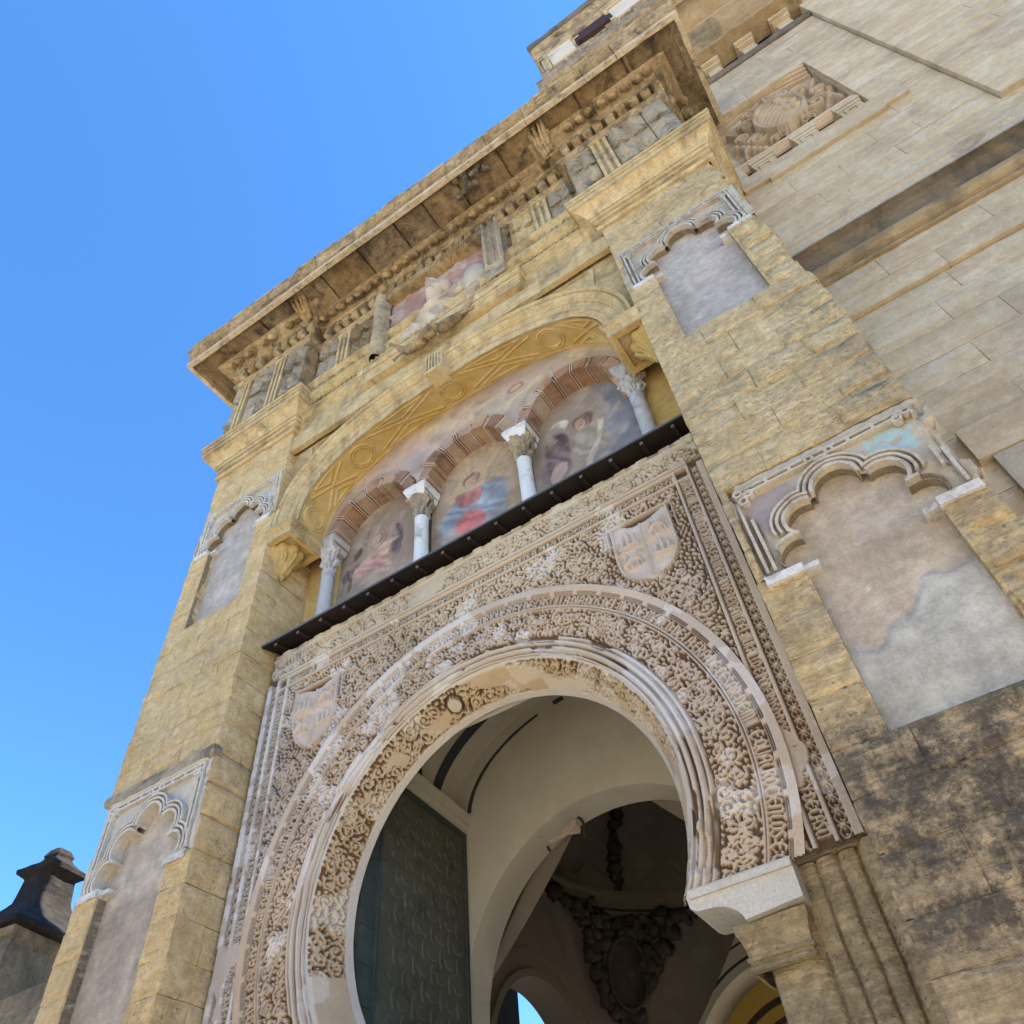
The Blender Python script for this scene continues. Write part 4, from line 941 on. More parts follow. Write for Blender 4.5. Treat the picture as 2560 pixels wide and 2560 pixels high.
# underside with roundels and straps in low relief
fine = np.linspace(0, math.pi, 2000); fx, fz = soff(3.068, 1.778, fine); L = np.concatenate([[0], np.cumsum(np.hypot(np.diff(fx), np.diff(fz)))])
h = HM(0, L[-1], .13, .80, .012); U, V = h.U, h.Vv
cen = [np.interp(x, fx[::-1], L[::-1]) for x in (3.15, 2.06, 0, -2.06, -3.15)]; cen[0] = .38; cen[-1] = L[-1] - .38
for c in cen:
    for r, w, z in ((.235, .022, .022), (.185, .018, .026)): h.stroke([(c + r * math.cos(a), .465 + r * math.sin(a)) for a in np.linspace(0, 6.3, 50)], w, z)
for a, b in zip(cen[:-1], cen[1:]):
    n = 1; a2, b2 = a + .33, b - .33; s = (b2 - a2) / n
    for i in range(n):
        p, q = a2 + i * s, a2 + (i + 1) * s; mid = (p + q) / 2
        for P_ in ([(p, .24), (mid, .46), (p + .02, .68)], [(q, .24), (mid, .46), (q - .02, .68)], [(p + .16, .20), (q - .16, .20), (mid, .36), (p + .16, .20)], [(p + .16, .73), (q - .16, .73), (mid, .57), (p + .16, .73)]):
            h.stroke(P_, .020, .022)
h.flush(); H = np.where((V < .165) | (V > .755), .012, h.H) + .003 * fbm(np.stack([U * 8, V * 8, U * 0], -1), 2, 91)
Tq = np.interp(U, L, fine); X_, Z_ = soff(3.068 - H, 1.778 - H, Tq); Z_ = Z_ + .17 * np.clip((V - .13) / .67, 0, 1) * np.sin(Tq) ** .6
P = np.stack([X_, V, Z_], -1); patch('coffered_underside', P, np.ones(U.shape, bool), M_YEL, arch, flip=True)
m = MB(); pr = [(-.19, 14.42), (-.175, 13.86), (-.15, 13.80), (.17, 13.80), (.195, 13.86), (.21, 14.42)]; m.prism(pr, -.10, .3)
for i in range(5): m.box(-.155 + .065 * i, -.125 + .065 * i, -.13, -.095, 13.86, 14.36)
m.box(-.16, .18, -.14, .2, 13.74, 13.80); m.obj('keystone', M_CREAM, arch, erode=.008, freq=6)
sp = thing('spandrel_wall', 'cream stone wall between the flattened arch and the entablature with triangular sunken panels', 'wall', (0, .3, 14.3))
xs = np.linspace(-3.61, 3.61, 140); m = MB()
zo = np.where(np.abs(xs) < 3.52, SZ + 2.36 * (1 - np.clip(np.abs(xs) / 3.53, 0, 1) ** SN) ** (1 / SN), 12.0)
for i in range(len(xs) - 1): m.add([(xs[i], y, z) for y in (.19, .70) for z in (zo[i], 14.6)] + [(xs[i + 1], y, z) for y in (.19, .70) for z in (zo[i + 1], 14.6)], [(0, 4, 5, 1), (2, 3, 7, 6), (0, 2, 6, 4)])
m.obj('wall', M_CREAM, sp)
for s in (-1, 1):
    pts = []
    for x in np.linspace(1.5, 3.1, 14): pts.append((s * x, SZ + 2.50 * (1 - (x / 3.68) ** SN) ** (1 / SN)))
    pts += [(s * 3.2, 14.36), (s * 1.5, 14.36)]
    m = MB(); c = np.mean(pts, 0)
    for a, b in zip(pts, pts[1:] + pts[:1]):
        a, b = np.array(a), np.array(b); ai, bi = a + (c - a) * .10, b + (c - b) * .10; m.prism([tuple(a), tuple(b), tuple(bi), tuple(ai)], .150, .20)
    m.obj('panel_frame', M_CREAM, sp, erode=.004)

# ------------------------------------------------------------------ corbels carrying the arch
def corbel(s, lab):
    t = thing('corbel', lab, 'corbel', (s * 3.4, .4, 11.7), 'ochre corbels under the arch')
    pth = [(-3.62, 0), (-3.07, 0), (-3.07, .80)] if s < 0 else [(3.07, .80), (3.07, 0), (3.62, 0)]
    m = MB(); sweep_mb(m, pth, [(-.05, 11.73), (.0, 11.73), (.0, 11.87), (.02, 11.88), (.02, 11.91), (.045, 11.94), (.045, 11.965), (.06, 11.97), (.06, 12.02), (-.05, 12.02)], .12)
    m.box(*sorted((s * 3.10, s * 3.62)), .02, .80, 11.80, 12.0)
    m.obj('abacus', M_CREAM, t, erode=.003)
    m = MB(); x0, x1 = sorted((s * 3.12, s * 3.6))
    for b in ((x0, x1, .05, .11), (x0, x1, .69, .78)): m.box(b[0], b[1], b[2], b[3], 11.735, 11.80)
    m.box(*sorted((s * 3.12, s * 3.17)), .11, .69, 11.735, 11.80); m.obj('coffer_frame', M_YEL, t)
    n, k = 33, 12; P = np.zeros((n, k, 3))
    for i in range(n):
        a = math.pi * i / (n - 1)
        for j in range(k):
            q = j / (k - 1); r = (.195 * (1 - q) ** .6 + .04) * (1 + .22 * abs(math.cos(a * 4.5)) * (1 - .4 * q))
            r *= 1 + .12 * math.sin(q * 9); P[i, j] = (s * (3.61 - r * 1.25 * math.sin(a)), .42 - r * 1.15 * math.cos(a), 11.80 - .56 * q)
    m = MB(); m.grid(P); o = m.obj('acanthus_console', M_OCH, t, smooth=True)
    m = MB(); P = []
    for sx in (-.10, 0, .10): m.tube([(s * (3.35 + abs(sx) * .5), .42 + sx * 1.6, 11.78), (s * (3.30 + abs(sx)), .42 + sx * 1.3, 11.6), (s * (3.45 + abs(sx) * .5), .42 + sx * .7, 11.4), (s * 3.55, .42 + sx * .2, 11.28)], [.03, .034, .025, .012], 7)
    m.lathe([(.0, -.10), (.03, -.07), (.02, -.05), (.055, -.02), (.05, .02), (.0, .04)], (s * 3.55, .42, 11.22), 14); m.obj('leaf', M_OCH, t, smooth=True)
corbel(-1, 'ochre leaf corbel with moulded top on the sky side, above the ledge end'); corbel(1, 'ochre coffered corbel with a leaf, tucked against the crusted pier')

# ------------------------------------------------------------------ entablature
ent = thing('entablature', 'carved stone entablature with dentils and egg moulding below the big cornice', 'entablature', (0, .1, 15))
YM, YP = .12, -.23
m = MB(); sweep_mb(m, [(-3.60, .03), (3.60, .03)], [(-.1, 14.45), (.0, 14.45), (.0, 14.92), (-.1, 14.94), (-.3, 14.95)], .12); m.obj('band', M_CREAM, ent, erode=.008, freq=5)
AR = [(.0, 14.94), (.03, 14.95), (.03, 15.42), (.06, 15.44), (.06, 15.50), (.09, 15.53), (.09, 15.68), (.125, 15.70), (.125, 15.76), (.10, 15.80), (.10, 15.93), (.15, 15.98), (.20, 16.04), (.215, 16.12), (.20, 16.20), (.12, 16.26), (.08, 16.30),
      (.05, 16.38), (.05, 16.60), (.09, 16.64), (.13, 16.70), (.16, 16.74), (.16, 16.82), (.0, 16.86)]
m = MB(); sweep_mb(m, [(-3.55, YM), (3.55, YM)], AR, .1); m.obj('architrave', M_CREAM, ent, erode=.009, freq=5)
bead = MB(); bead.lathe([(0, -.04), (.035, -.02), (.035, .02), (0, .04)], (0, 0, 0), 8); bme = bead.mesh('bead', True)
cup = MB(); cup.lathe([(0, -.11), (.075, -.08), (.105, 0), (.075, .08), (0, .11)], (0, 0, 0), 12); cme = cup.mesh('boss', True)
for s in (-1, 1):
    for i in range(14): obj('bead', bme, M_CREAM, ent, (s * (1.85 + i * .115), YM - .125, 15.865))
    for i in range(6): obj('boss', cme, M_CORN, ent, (s * (1.98 + i * .27), YM - .045, 16.49))
# frieze: carved blocks alternating with grooved slabs
def frieze(x0, x1, y, z0, z1, mat, seed, name='frieze_carving'):
    rg = np.random.default_rng(seed); m = MB(); w, hgt = x1 - x0, z1 - z0
    m.box(x0, x1, y - .02, y + .1, z0, z1)
    k = max(1, int(round(w / .34)))
    for i in range(k):
        a, b = x0 + w * i / k + .015, x0 + w * (i + 1) / k - .015; c = (a + b) / 2 + rg.uniform(-.03, .03); zt = z1 - rg.uniform(.05, .15); d = rg.uniform(.10, .17)
        zz = z0 + hgt * rg.uniform(.42, .6)
        # folded hood: two sloping planes meeting in a ridge, stepped twice
        for q, (f0, f1) in enumerate(((zz, zt), (z0 + .06, zz - .05))):
            dd = d * (1 if q == 0 else .75); lip = rg.uniform(.10, .22)
            m.add([(a, y - .02, f1), (c, y - dd, f1 - .02), (b, y - .02, f1), (a, y - .03, f0 + lip), (c, y - dd * 1.15, f0), (b, y - .03, f0 + lip), (a, y + .02, f0 + lip + .03), (c, y + .02, f0 + .05), (b, y + .02, f0 + lip + .03)],
                  [(0, 1, 4, 3), (1, 2, 5, 4), (3, 4, 7, 6), (4, 5, 8, 7), (0, 2, 1)])
        if rg.random() < .6: m.lathe([(0, -.12), (.06, -.07), (.085, .0), (.06, .08), (0, .12)], (c, y - .09, z0 + .2 + .3 * rg.random()), 9)
    m.box(x0, x1, y - .07, y + .05, z1 - .07, z1 - .01); m.box(x0, x1, y - .06, y + .05, z0 + .0, z0 + .05)
    m.obj(name, mat, ent, erode=.018, freq=4)
def slab(x0, x1, y, z0, z1, n, mat):
    m = MB(); w = (x1 - x0) / (2 * n + 1); m.box(x0, x1, y - .05, y + .1, z0, z1)
    for i in range(n + 1): m.box(x0 + 2 * i * w, x0 + (2 * i + 1) * w, y - .10, y - .05, z0 + .04, z1 - .10)
    m.box(x0 - .02, x1 + .02, y - .12, y - .04, z1 - .10, z1 - .02); m.obj('grooved_slab', mat, ent, erode=.012, freq=4)
bk = MB(); bk.box(-3.5, 3.5, YM + .02, 1.2, 14.7, 19.3)
for s in (-1, 1): bk.box(*sorted((s * 3.47, s * 5.66)), YP + .02, 1.22, 16.0, 19.32)
bk.obj('wall_core', M_CORN, ent)
for s in (-1, 1):
    f = lambda a, b: sorted((s * a, s * b))
    frieze(*f(1.86, 2.42), YM, 16.86, 18.38, M_CREAM if s > 0 else M_CORN, 5 + s); slab(*f(2.44, 2.80), YM, 16.86, 18.38, 2, M_CREAM); frieze(*f(2.82, 3.44), YM, 16.86, 18.38, M_GREY, 15 + s)
    frieze(*f(3.50, 4.06), YP, 16.3, 18.36, M_GREY, 25 + s); slab(*f(4.08, 4.42), YP, 16.3, 18.36, 2, M_CREAM); frieze(*f(4.44, 5.2), YP, 16.3, 18.36, M_GREY, 35 + s)
    if s < 0: slab(*f(5.22, 5.4), YP, 16.3, 18.36, 1, M_CREAM)
    frieze(*f(5.42 if s < 0 else 5.22, 5.68), YP, 16.3, 18.36, M_GREY, 45 + s)
PTH = [(-5.7, 1.2), (-5.7, YP), (-3.47, YP), (-3.47, YM), (3.47, YM), (3.47, YP), (5.7, YP), (5.7, 1.2)]
m = MB(); sweep_mb(m, PTH, [(-.05, 18.36), (.06, 18.36), (.06, 18.42), (.09, 18.45), (.13, 18.50), (.13, 18.58), (.03, 18.62), (.03, 18.95), (.20, 18.95), (.21, 18.98), (.21, 19.03), (.24, 19.04), (.27, 19.10), (.33, 19.20), (.42, 19.29), (.50, 19.33), (.50, 19.385), (-.1, 19.40)], .1)
m.obj('bed_moulding', M_CORN, ent, erode=.010, freq=5)
dm_ = [block_mesh('dentil', -.095, .095, 0, .20, 0, .32, cell=.2, amp=.005, wear=.009, seed=k * 3.3) for k in range(5)]
eg = []
for k in range(5):
    e = MB(); e.lathe([(0, -.20), (.075, -.17), (.105, -.11), (.118, -.02), (.122, .08), (.115, .17), (.09, .20), (0, .205)], (0, 0, 0), 10); V = np.concatenate(e.V)
    V[:, 1] *= .75; V = roughen(V, .014, 6, 3 + k); ca, sa = math.cos(R(-40)), math.sin(R(-40)); V = np.stack([V[:, 0], V[:, 1] * ca - V[:, 2] * sa, V[:, 1] * sa + V[:, 2] * ca], 1); eg.append(new_mesh('egg', V, e.F, False))
dt = MB(); dt.add([(-.02, -.0, -.13), (.02, 0, -.13), (.025, -.06, -.02), (-.025, -.06, -.02), (-.015, -.2, .10), (.015, -.2, .10)], [(0, 1, 2, 3), (3, 2, 5, 4)]); dart = dt.mesh('dart')
def row(x0, x1, y, pitch, rot=0.0, flipx=None):
    n = int((x1 - x0) / pitch)
    for i in range(n + 1):
        x = x0 + (x1 - x0 - n * pitch) / 2 + i * pitch + .02 * random.uniform(-1, 1)
        p = (x, y) if flipx is None else (flipx, x)
        nrm = (0, -1) if flipx is None else ((1, 0) if flipx > 0 else (-1, 0))
        if random.random() > .07:
            o = obj('dentil', random.choice(dm_), M_CORN, ent, (p[0] + nrm[0] * .235, p[1] + nrm[1] * .235, 18.635 + .01 * random.uniform(-1, 1))); o.rotation_euler = (0, 0, rot)
        if random.random() > .05:
            o = obj('egg', random.choice(eg), M_CORN, ent, (p[0] + nrm[0] * .36, p[1] + nrm[1] * .36, 19.19)); o.rotation_euler = (0, 0, rot)
            q = .5 * pitch; o = obj('dart', dart, M_CORN, ent, ((p[0] + q if flipx is None else p[0] + nrm[0] * .30), (p[1] + nrm[1] * .27 if flipx is None else p[1] + q), 19.18)); o.rotation_euler = (0, 0, rot)
row(-5.80, -3.30, YP, .27); row(3.30, 5.80, YP, .27); row(-3.15, 3.15, YM, .27)
row(YP + .1, 1.0, 0, .285, R(-90), -5.7); row(YP + .1, 1.0, 0, .285, R(90), 5.7)

# ------------------------------------------------------------------ crowning cornice
cor = thing('cornice', 'far projecting stained stone cornice that ends against the blue sky', 'cornice', (0, -.6, 19.4))
PC = [(-5.7, 1.25), (-5.7, YP), (5.7, YP), (5.7, 1.19)]
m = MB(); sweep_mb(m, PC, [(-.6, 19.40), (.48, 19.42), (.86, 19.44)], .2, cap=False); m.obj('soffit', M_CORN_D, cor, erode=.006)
x = -5.55; so = 0
while x < 5.5:                                         # soffit slabs with open joints
    w = random.uniform(.75, 1.15); x2 = min(x + w, 5.55); yb = -.34 if abs((x + x2) / 2) < 3.4 else -.70
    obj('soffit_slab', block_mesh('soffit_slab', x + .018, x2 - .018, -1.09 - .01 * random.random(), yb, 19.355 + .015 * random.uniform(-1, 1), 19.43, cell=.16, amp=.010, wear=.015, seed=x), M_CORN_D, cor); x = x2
COR = [(.80, 19.44), (.90, 19.34), (.975, 19.33), (.98, 19.36), (.985, 19.50), (1.03, 19.51), (1.03, 19.56), (.99, 19.57), (.99, 19.61), (1.01, 19.66), (1.05, 19.76), (1.09, 19.82), (1.09, 19.90), (.9, 19.97), (-.3, 20.25)]
cuts = [-5.35]
while cuts[-1] < 5.3: cuts.append(min(5.35, cuts[-1] + random.uniform(.8, 1.5)))
for a, b in zip(cuts[:-1], cuts[1:]):
    m = MB(); j = .012 * random.uniform(-1, 1); sweep_mb(m, [(a + .006, YP + j), (b - .006, YP + j)], [(p, z + .012 * random.uniform(-1, 1) * (z > 19.5)) for p, z in COR], .1); m.obj('cornice_stone', M_CORN, cor, erode=.014, freq=4)
for pth in ([(-5.7, 1.25), (-5.7, YP), (-5.36, YP)], [(5.36, YP), (5.7, YP), (5.7, 1.19)]):
    m = MB(); sweep_mb(m, pth, COR, .1); m.obj('cornice_stone', M_CORN, cor, erode=.014, freq=4)
for a, b in zip(cuts[:-1], cuts[1:]):                   # pale drip lip along the lower edge
    m = MB(); m.box(a + .004, b - .004, YP - 1.0 - .02 * random.random(), YP - .90, 19.19, 19.33 + .01 * random.random()); m.obj('drip_lip', M_LIP, cor, erode=.010, freq=5)
for pth in ([(-5.7, 1.25), (-5.7, YP), (-5.36, YP)], [(5.36, YP), (5.7, YP), (5.7, 1.19)]):
    m = MB(); sweep_mb(m, pth, [(.90, 19.34), (.90, 19.19), (1.0, 19.19), (1.005, 19.335)], .1); m.obj('drip_lip', M_LIP, cor, erode=.010, freq=5)
x = -6.6                                               # ragged covering slabs on the top edge
while x < 6.5:
    w = random.uniform(.35, .8); obj('covering_slab', block_mesh('covering_slab', x, min(x + w - .02, 6.72), YP - 1.09 - .04 * random.random(), YP - .4, 19.90, 19.96 + .03 * random.random(), cell=.2, amp=.014, wear=.02, seed=x), M_GREY, cor); x += w
rf = MB(); rf.box(-5.9, 5.9, -.6, 5.5, 19.45, 20.2); rf.obj('roof_slab', M_CORN, cor)
for sx in (-3.35, 3.3):                                  # carved acanthus blocks where the entablature breaks forward
    m = MB()
    for k in range(9): m.tube([(sx + .10 * math.cos(k * .7), -.35 - .02 * k, 18.95), (sx + .16 * math.cos(k * .7), -.55 - .03 * k, 19.2), (sx + .2 * math.cos(k * .7 + .3), -.80 - .03 * k, 19.33)], [.05, .06, .03], 6)
    m.obj('acanthus', M_CORN, cor, erode=.02)
m = MB(); rg = np.random.default_rng(3)                 # worn carved mask on the corona
for k in range(16): m.lathe([(0, -.09), (.07, -.05), (.09, .02), (.05, .08), (0, .1)], (1.55 + rg.normal() * .13, -1.0 + rg.uniform(-.15, .45), 19.32 + rg.uniform(-.1, .05)), 9)
m.obj('carved_mask', M_TOWER_D, cor, erode=.03, freq=7)
m = MB(); m.lathe([(0, -.09), (.07, -.05), (.09, .02), (.05, .08), (0, .1)], (1.28, -1.05, 19.3), 9); m.obj('carved_mask', M_CORN, cor, erode=.03, freq=7)
for i, (x, lab) in enumerate(((-2.55, 'small dry weed on the cornice edge, the one farther from the tower'), (-2.05, 'small dry weed on the cornice edge, the one nearer the tower'))):
    m = MB(); z0 = 20.0
    for k in range(5): m.tube([(x, -1.22, z0), (x - .04 * k + .06, -1.24, z0 + .12 + .03 * k), (x - .13 + .08 * (k - 2), -1.26 - .02 * k, z0 + .30 + .04 * (k % 3))], [.008, .006, .003], 5)
    o = m.obj('dry_weed', M_TWIG); tag(o, lab, 'weed', 'weeds growing on the cornice')

# ------------------------------------------------------------------ figure relief over the keystone
rel = thing('figure_relief', 'carved relief of a bearded robed half figure on pink ground in a scrolled stone frame', 'relief', (0.05, 0, 15))
h = HM(-1.28, 1.34, 15.60, 18.30, .016); U, V = h.U, h.Vv
n = fbm(np.stack([U * 3, V * 3, U * 0], -1), 4, 101)
def blob(cu, cv, a, b, z, rot=0, p=.5):
    c, s = math.cos(rot), math.sin(rot); W_ = V + .50; x, y = (U - cu) * c + (W_ - cv) * s, -(U - cu) * s + (W_ - cv) * c
    return .85 * z * np.clip(1 - (x / a) ** 2 - (y / b) ** 2, 0, 1) ** p
torso = blob(-.05, 16.75, .50, .62, .34, .1); armL = blob(-.52, 16.45, .50, .30, .28, .65); armR = blob(.42, 17.0, .38, .17, .26, .35); slee = blob(-.72, 16.20, .24, .36, .24, -.3)
head = blob(.02, 17.62, .235, .30, .46); hairb = np.maximum.reduce([blob(.02, 17.72, .30, .30, .34), blob(-.02, 17.36, .19, .26, .42), blob(.26, 17.55, .16, .24, .30)])
globe = blob(.98, 17.15, .34, .36, .34); drape = np.maximum(blob(.95, 16.62, .32, .42, .22, .2), blob(.55, 16.25, .5, .26, .20))
F = np.maximum.reduce([torso, armL, armR, slee, head, hairb, globe, drape])
q = np.sin(28 * (U * .7 + V * .6) + 4 * np.sin(5 * V)) * .5 + .5; robe = np.maximum.reduce([torso, armL, slee]); F = F - np.where((robe > .04) & (head < .03) & (hairb < .03), .07 * q * sstep(.05, .2, robe), 0)
q = np.sin(34 * (V - .8 * U) + 3 * np.sin(7 * U)) * .5 + .5; F = F - np.where((drape > .04) & (globe < .05) & (torso < .1), .06 * q, 0)
q = np.sin(60 * U + 10 * np.sin(9 * V)) * .5 + .5; F = F - np.where((hairb > .05) & (head < .14), .045 * q, 0)
fa = head > .12; nose = blob(.02, 17.62, .035, .10, .07); brow = blob(.02, 17.71, .15, .028, .035); eyes = np.maximum(blob(-.07, 17.66, .05, .03, .05), blob(.11, 17.66, .05, .03, .05)); F = F + np.where(fa, nose + brow - eyes, 0)
mouth = blob(.02, 17.50, .075, .018, .03); F = F - np.where(head > .05, mouth, 0)
cl = HM(-1.28, 1.34, 15.60, 18.30, .016); rg = np.random.default_rng(8)     # clouds and cherub lumps on the ground
for k in range(60):
    a, b = rg.uniform(-1.2, 1.25), rg.uniform(15.65, 16.6) if k < 45 else rg.uniform(16.6, 18.2)
    cl.stroke([(a + .07 * math.cos(t), b + .06 * math.sin(t)) for t in np.linspace(0, 4.2, 12)], .03, .07)
cl.flush(1.4); G = np.where(F < .02, cl.H, 0)
F = np.maximum(F, 0) + G + .012 * n
pink = np.array([.36, .225, .185]) * (1 + .2 * n)[..., None]; crust = sstep(.1, .4, fbm(np.stack([U * 4 + 8, V * 4, U * 0], -1), 5, 113))[..., None] * .55; stone = (np.array([.43, .365, .29]) * (1 - crust) + np.array([.16, .14, .12]) * crust) * (1 + .2 * n)[..., None]; k = sstep(.05, .10, F - G)[..., None]
Cc = pink * .8 * (1 - k) + stone * k; k = sstep(.02, .2, fbm(np.stack([U * 2 + 4, V * 2, U * 0], -1), 4, 109))[..., None] * (F - G < .05)[..., None]; Cc = Cc * (1 - k * .5) + np.array([.40, .36, .34]) * k * .5
gm_ = (globe > .02)[..., None]; Cc = np.where(gm_, np.array([.37, .345, .30]) * (1 + .2 * n)[..., None], Cc)
patch('carving', np.stack([U, .07 - F, V], -1), np.ones(U.shape, bool), M_STUC, rel, np.clip(Cc, .02, .9))
# side pilasters with scaly scrolls
for s, x0, x1 in ((-1, -1.58, -1.24), (1, 1.30, 1.74)):
    m = MB(); nn, kk = 60, 13; P = np.zeros((nn, kk, 3)); xc, hw = (x0 + x1) / 2, (x1 - x0) / 2
    for i in range(nn):
        z = 15.62 + 2.72 * i / (nn - 1)
        for j in range(kk):
            t = -1 + 2 * j / (kk - 1)
            if s < 0: dep = .26 * math.sqrt(max(0, 1 - t * t)) + .03 * ((i % 6) / 6) * math.sqrt(max(0, 1 - t * t))
            else: dep = .16 + .08 * (math.cos(t * 9) > .2) * (abs(t) < .93) if z > 16.25 else .20
            P[i, j] = (xc + t * hw, .0 - dep, z)
    m.grid(P, True); m.box(x0 + .02, x1 - .02, -.10, .02, 15.60, 15.70); m.obj('scroll_pilaster', M_GREY, rel, erode=.012, freq=5)
    b = MB(); b.box(x0, x1, .09, .30, 15.6, 18.36); b.obj('pilaster_back', M_GREY, rel)
m = MB(); sweep_mb(m, [(-1.72, .12), (-1.72, -.02), (1.86, -.02), (1.86, .12)], [(-.1, 15.0), (.06, 15.02), (.06, 15.22), (.09, 15.23), (.09, 15.31), (.06, 15.315), (.06, 15.335), (.11, 15.34), (.13, 15.44), (.13, 15.50), (.10, 15.51), (.10, 15.53), (.14, 15.535), (.14, 15.58), (-.2, 15.62)], .1); sill_o = m.obj('sill', M_CREAM, rel, erode=.008)
m = MB()
for i in range(26): m.lathe([(0, -.035), (.035, -.01), (.035, .015), (0, .035)], (-1.5 + .124 * i, -.13, 15.63), 8)
m.obj('bead_row', M_CREAM, sill_o, erode=.006)
m = MB(); pr = [(-1.24, 18.08), (-1.24, 18.36), (1.30, 18.36), (1.30, 18.08)]
m.prism(pr, -.16, .28)
for i in range(17): m.box(.2 + .062 * i, .235 + .062 * i, -.19, -.15, 18.10, 18.34)
m.obj('lintel', M_CORN, rel, erode=.03, freq=5)
m = MB()                                               # ribbon scrolls and cherub head under the sill
for s in (-1, 1):
    m.tube([(.05 + s * (.15 + .18 * t), -.17 - .05 * math.sin(t * 1.2), 14.98 - .16 * math.sin(t * .9) + .012 * t * t * 2) for t in np.linspace(0, 5, 14)], [.08, .11, .125, .12, .11, .10, .09, .08, .072, .064, .057, .05, .045, .04], 9)
    m.tube([(.05 + s * (.5 + .14 * t), -.20, 14.90 + .07 * math.sin(t)) for t in np.linspace(0, 3.1, 10)], .03, 6)
    m.lathe([(0, -.10), (.08, -.06), (.10, .0), (.07, .07), (0, .1)], (.05 + s * .13, -.27, 14.93), 10)
m.lathe([(0, -.15), (.09, -.11), (.135, 0), (.11, .09), (0, .15)], (.05, -.28, 14.88), 14); m.obj('ribbon_scroll', M_CORN, rel, smooth=True, erode=.015)

# ------------------------------------------------------------------ bell tower wall on the right
TY = 1.2
tower = thing('bell_tower', 'plain pale ashlar bell tower wall with a dark string course, filling the upper right', 'tower', (9, 3, 0))
NH = (6.30, 8.60, 16.18, 19.62)
ashlar(tower, M_TOWER, 5.62, 9.58, 10.92, 21.72, TY, .18, .44, 1.25, [NH], gap=.002, jit=.0015, cell=.22, amp=.006, wear=.003)
ashlar(tower, M_TOWER, 5.62, 9.60, 5.0, 10.90, TY + .07, .18, .44, 1.25, [], gap=.002, jit=.0015, cell=.22, amp=.006, wear=.003)
ashlar(tower, M_TOWER, 9.60, 12.6, 13.95, 23.6, TY - .09, .3, .44, 1.5, [], gap=.002, jit=.0015, cell=.22, amp=.005, wear=.003)
c = MB(); c.box(5.7, 14, TY + .10, 8, 0, 16.2); c.box(5.7, 6.31, TY + .09, 8.01, 16.2, 19.6); c.box(8.59, 14, TY + .11, 8.01, 16.2, 19.6); c.box(6.31, 8.59, 1.46, 8.02, 16.2, 19.6); c.box(5.7, 14, TY + .10, 8, 19.6, 21.8); c.box(5.7, 14, TY + .5, 8, 21.8, 24); c.box(3.95, 14, TY + .4, 8, 19.6, 28.6)
c.box(9.58, 14, TY + .02, TY + .2, 5, 13.95)
c.obj('wall_core', M_TOWER, tower)
m = MB(); m.box(6.0, 14, TY - .05, TY + .3, 7.62, 8.12); m.obj('plinth_course', M_TOWER, tower, erode=.004)
m = MB(); m.box(6.13, 14, TY - .03, TY + .3, 4, 7.61); m.obj('plinth', M_TOWER_P, tower, erode=.004)
XA, XB = 5.62, 14.0
def course(name, prof, mat, x0=XA, x1=XB, y=TY, er=.006):
    m = MB(); sweep_mb(m, [(x0, y), (x1, y)], prof, .14); return m.obj(name, mat, tower, erode=er, freq=4)
course('string_course_roll', [(-.05, 11.84), (.05, 11.85), (.06, 11.90), (.03, 11.92), (.03, 11.95), (.09, 11.98), (.14, 12.05), (.15, 12.13), (.12, 12.20), (.06, 12.235), (-.05, 12.24)], M_TBROWN)
course('string_course_hollow', [(-.05, 12.24), (.05, 12.245), (.055, 12.30), (.07, 12.36), (.11, 12.43), (.18, 12.49), (.29, 12.52), (.31, 12.52), (-.05, 12.53)], M_TOWER_D)
course('string_course_lip', [(.0, 12.525), (.33, 12.525), (.335, 12.60), (.36, 12.62), (.37, 12.66), (.41, 12.68), (.42, 12.72), (.40, 12.74), (-.02, 12.98)], M_TGREY)
course('string_course_slope', [(-.02, 12.985), (.012, 12.985), (.010, 13.25), (-.02, 13.25)], M_TGREY, er=.003)
# niche below the coat of arms: shelf, brackets, sill
m = MB(); m.box(6.05, 9.02, TY - .07, TY + .1, 15.70, 16.18); m.box(6.52, 8.62, TY - .075, TY, 15.62, 15.70); m.obj('shelf', M_TOWER, tower, erode=.004)
m = MB(); sweep_mb(m, [(6.36, 1.47), (6.36, 1.42), (8.58, 1.42), (8.58, 1.47)], [(.0, 16.88), (.05, 16.9), (.05, 16.95), (.09, 16.98), (.09, 17.02), (.14, 17.05), (.15, 17.10), (.0, 17.13)], .15); m.obj('niche_sill', M_TPINK, tower, erode=.003)
for xc in (6.68, 7.50, 8.34):
    m = MB(); m.box(xc - .20, xc + .20, 1.24, 1.47, 16.2, 16.62); m.box(xc - .22, xc + .22, 1.22, 1.47, 16.62, 16.72); m.box(xc - .24, xc + .24, 1.21, 1.47, 16.74, 16.88)
    for q in ((-.13, -.07), (.07, .13)): m.box(xc + q[0], xc + q[1], 1.215, 1.24, 16.22, 16.56)
    m.box(xc - .13, xc + .13, 1.213, 1.24, 16.50, 16.57); m.obj('niche_bracket', M_TOWER, tower, erode=.004)
m = MB()
for s, x0, x1 in ((-1, 6.40, 7.48), (1, 8.56, 7.48)):
    for k, (dz, dy) in enumerate(((0, .0), (.09, .05), (.17, .11), (.24, .16))):
        a, b = (x0, 19.28 + dz), (x1, 19.66 + dz); m.prism([a, b, (b[0], b[1] + .075), (a[0], a[1] + .075)], 1.44 - .06 - dy, 1.47)
m.obj('niche_pediment', M_TPINK, tower, erode=.003)
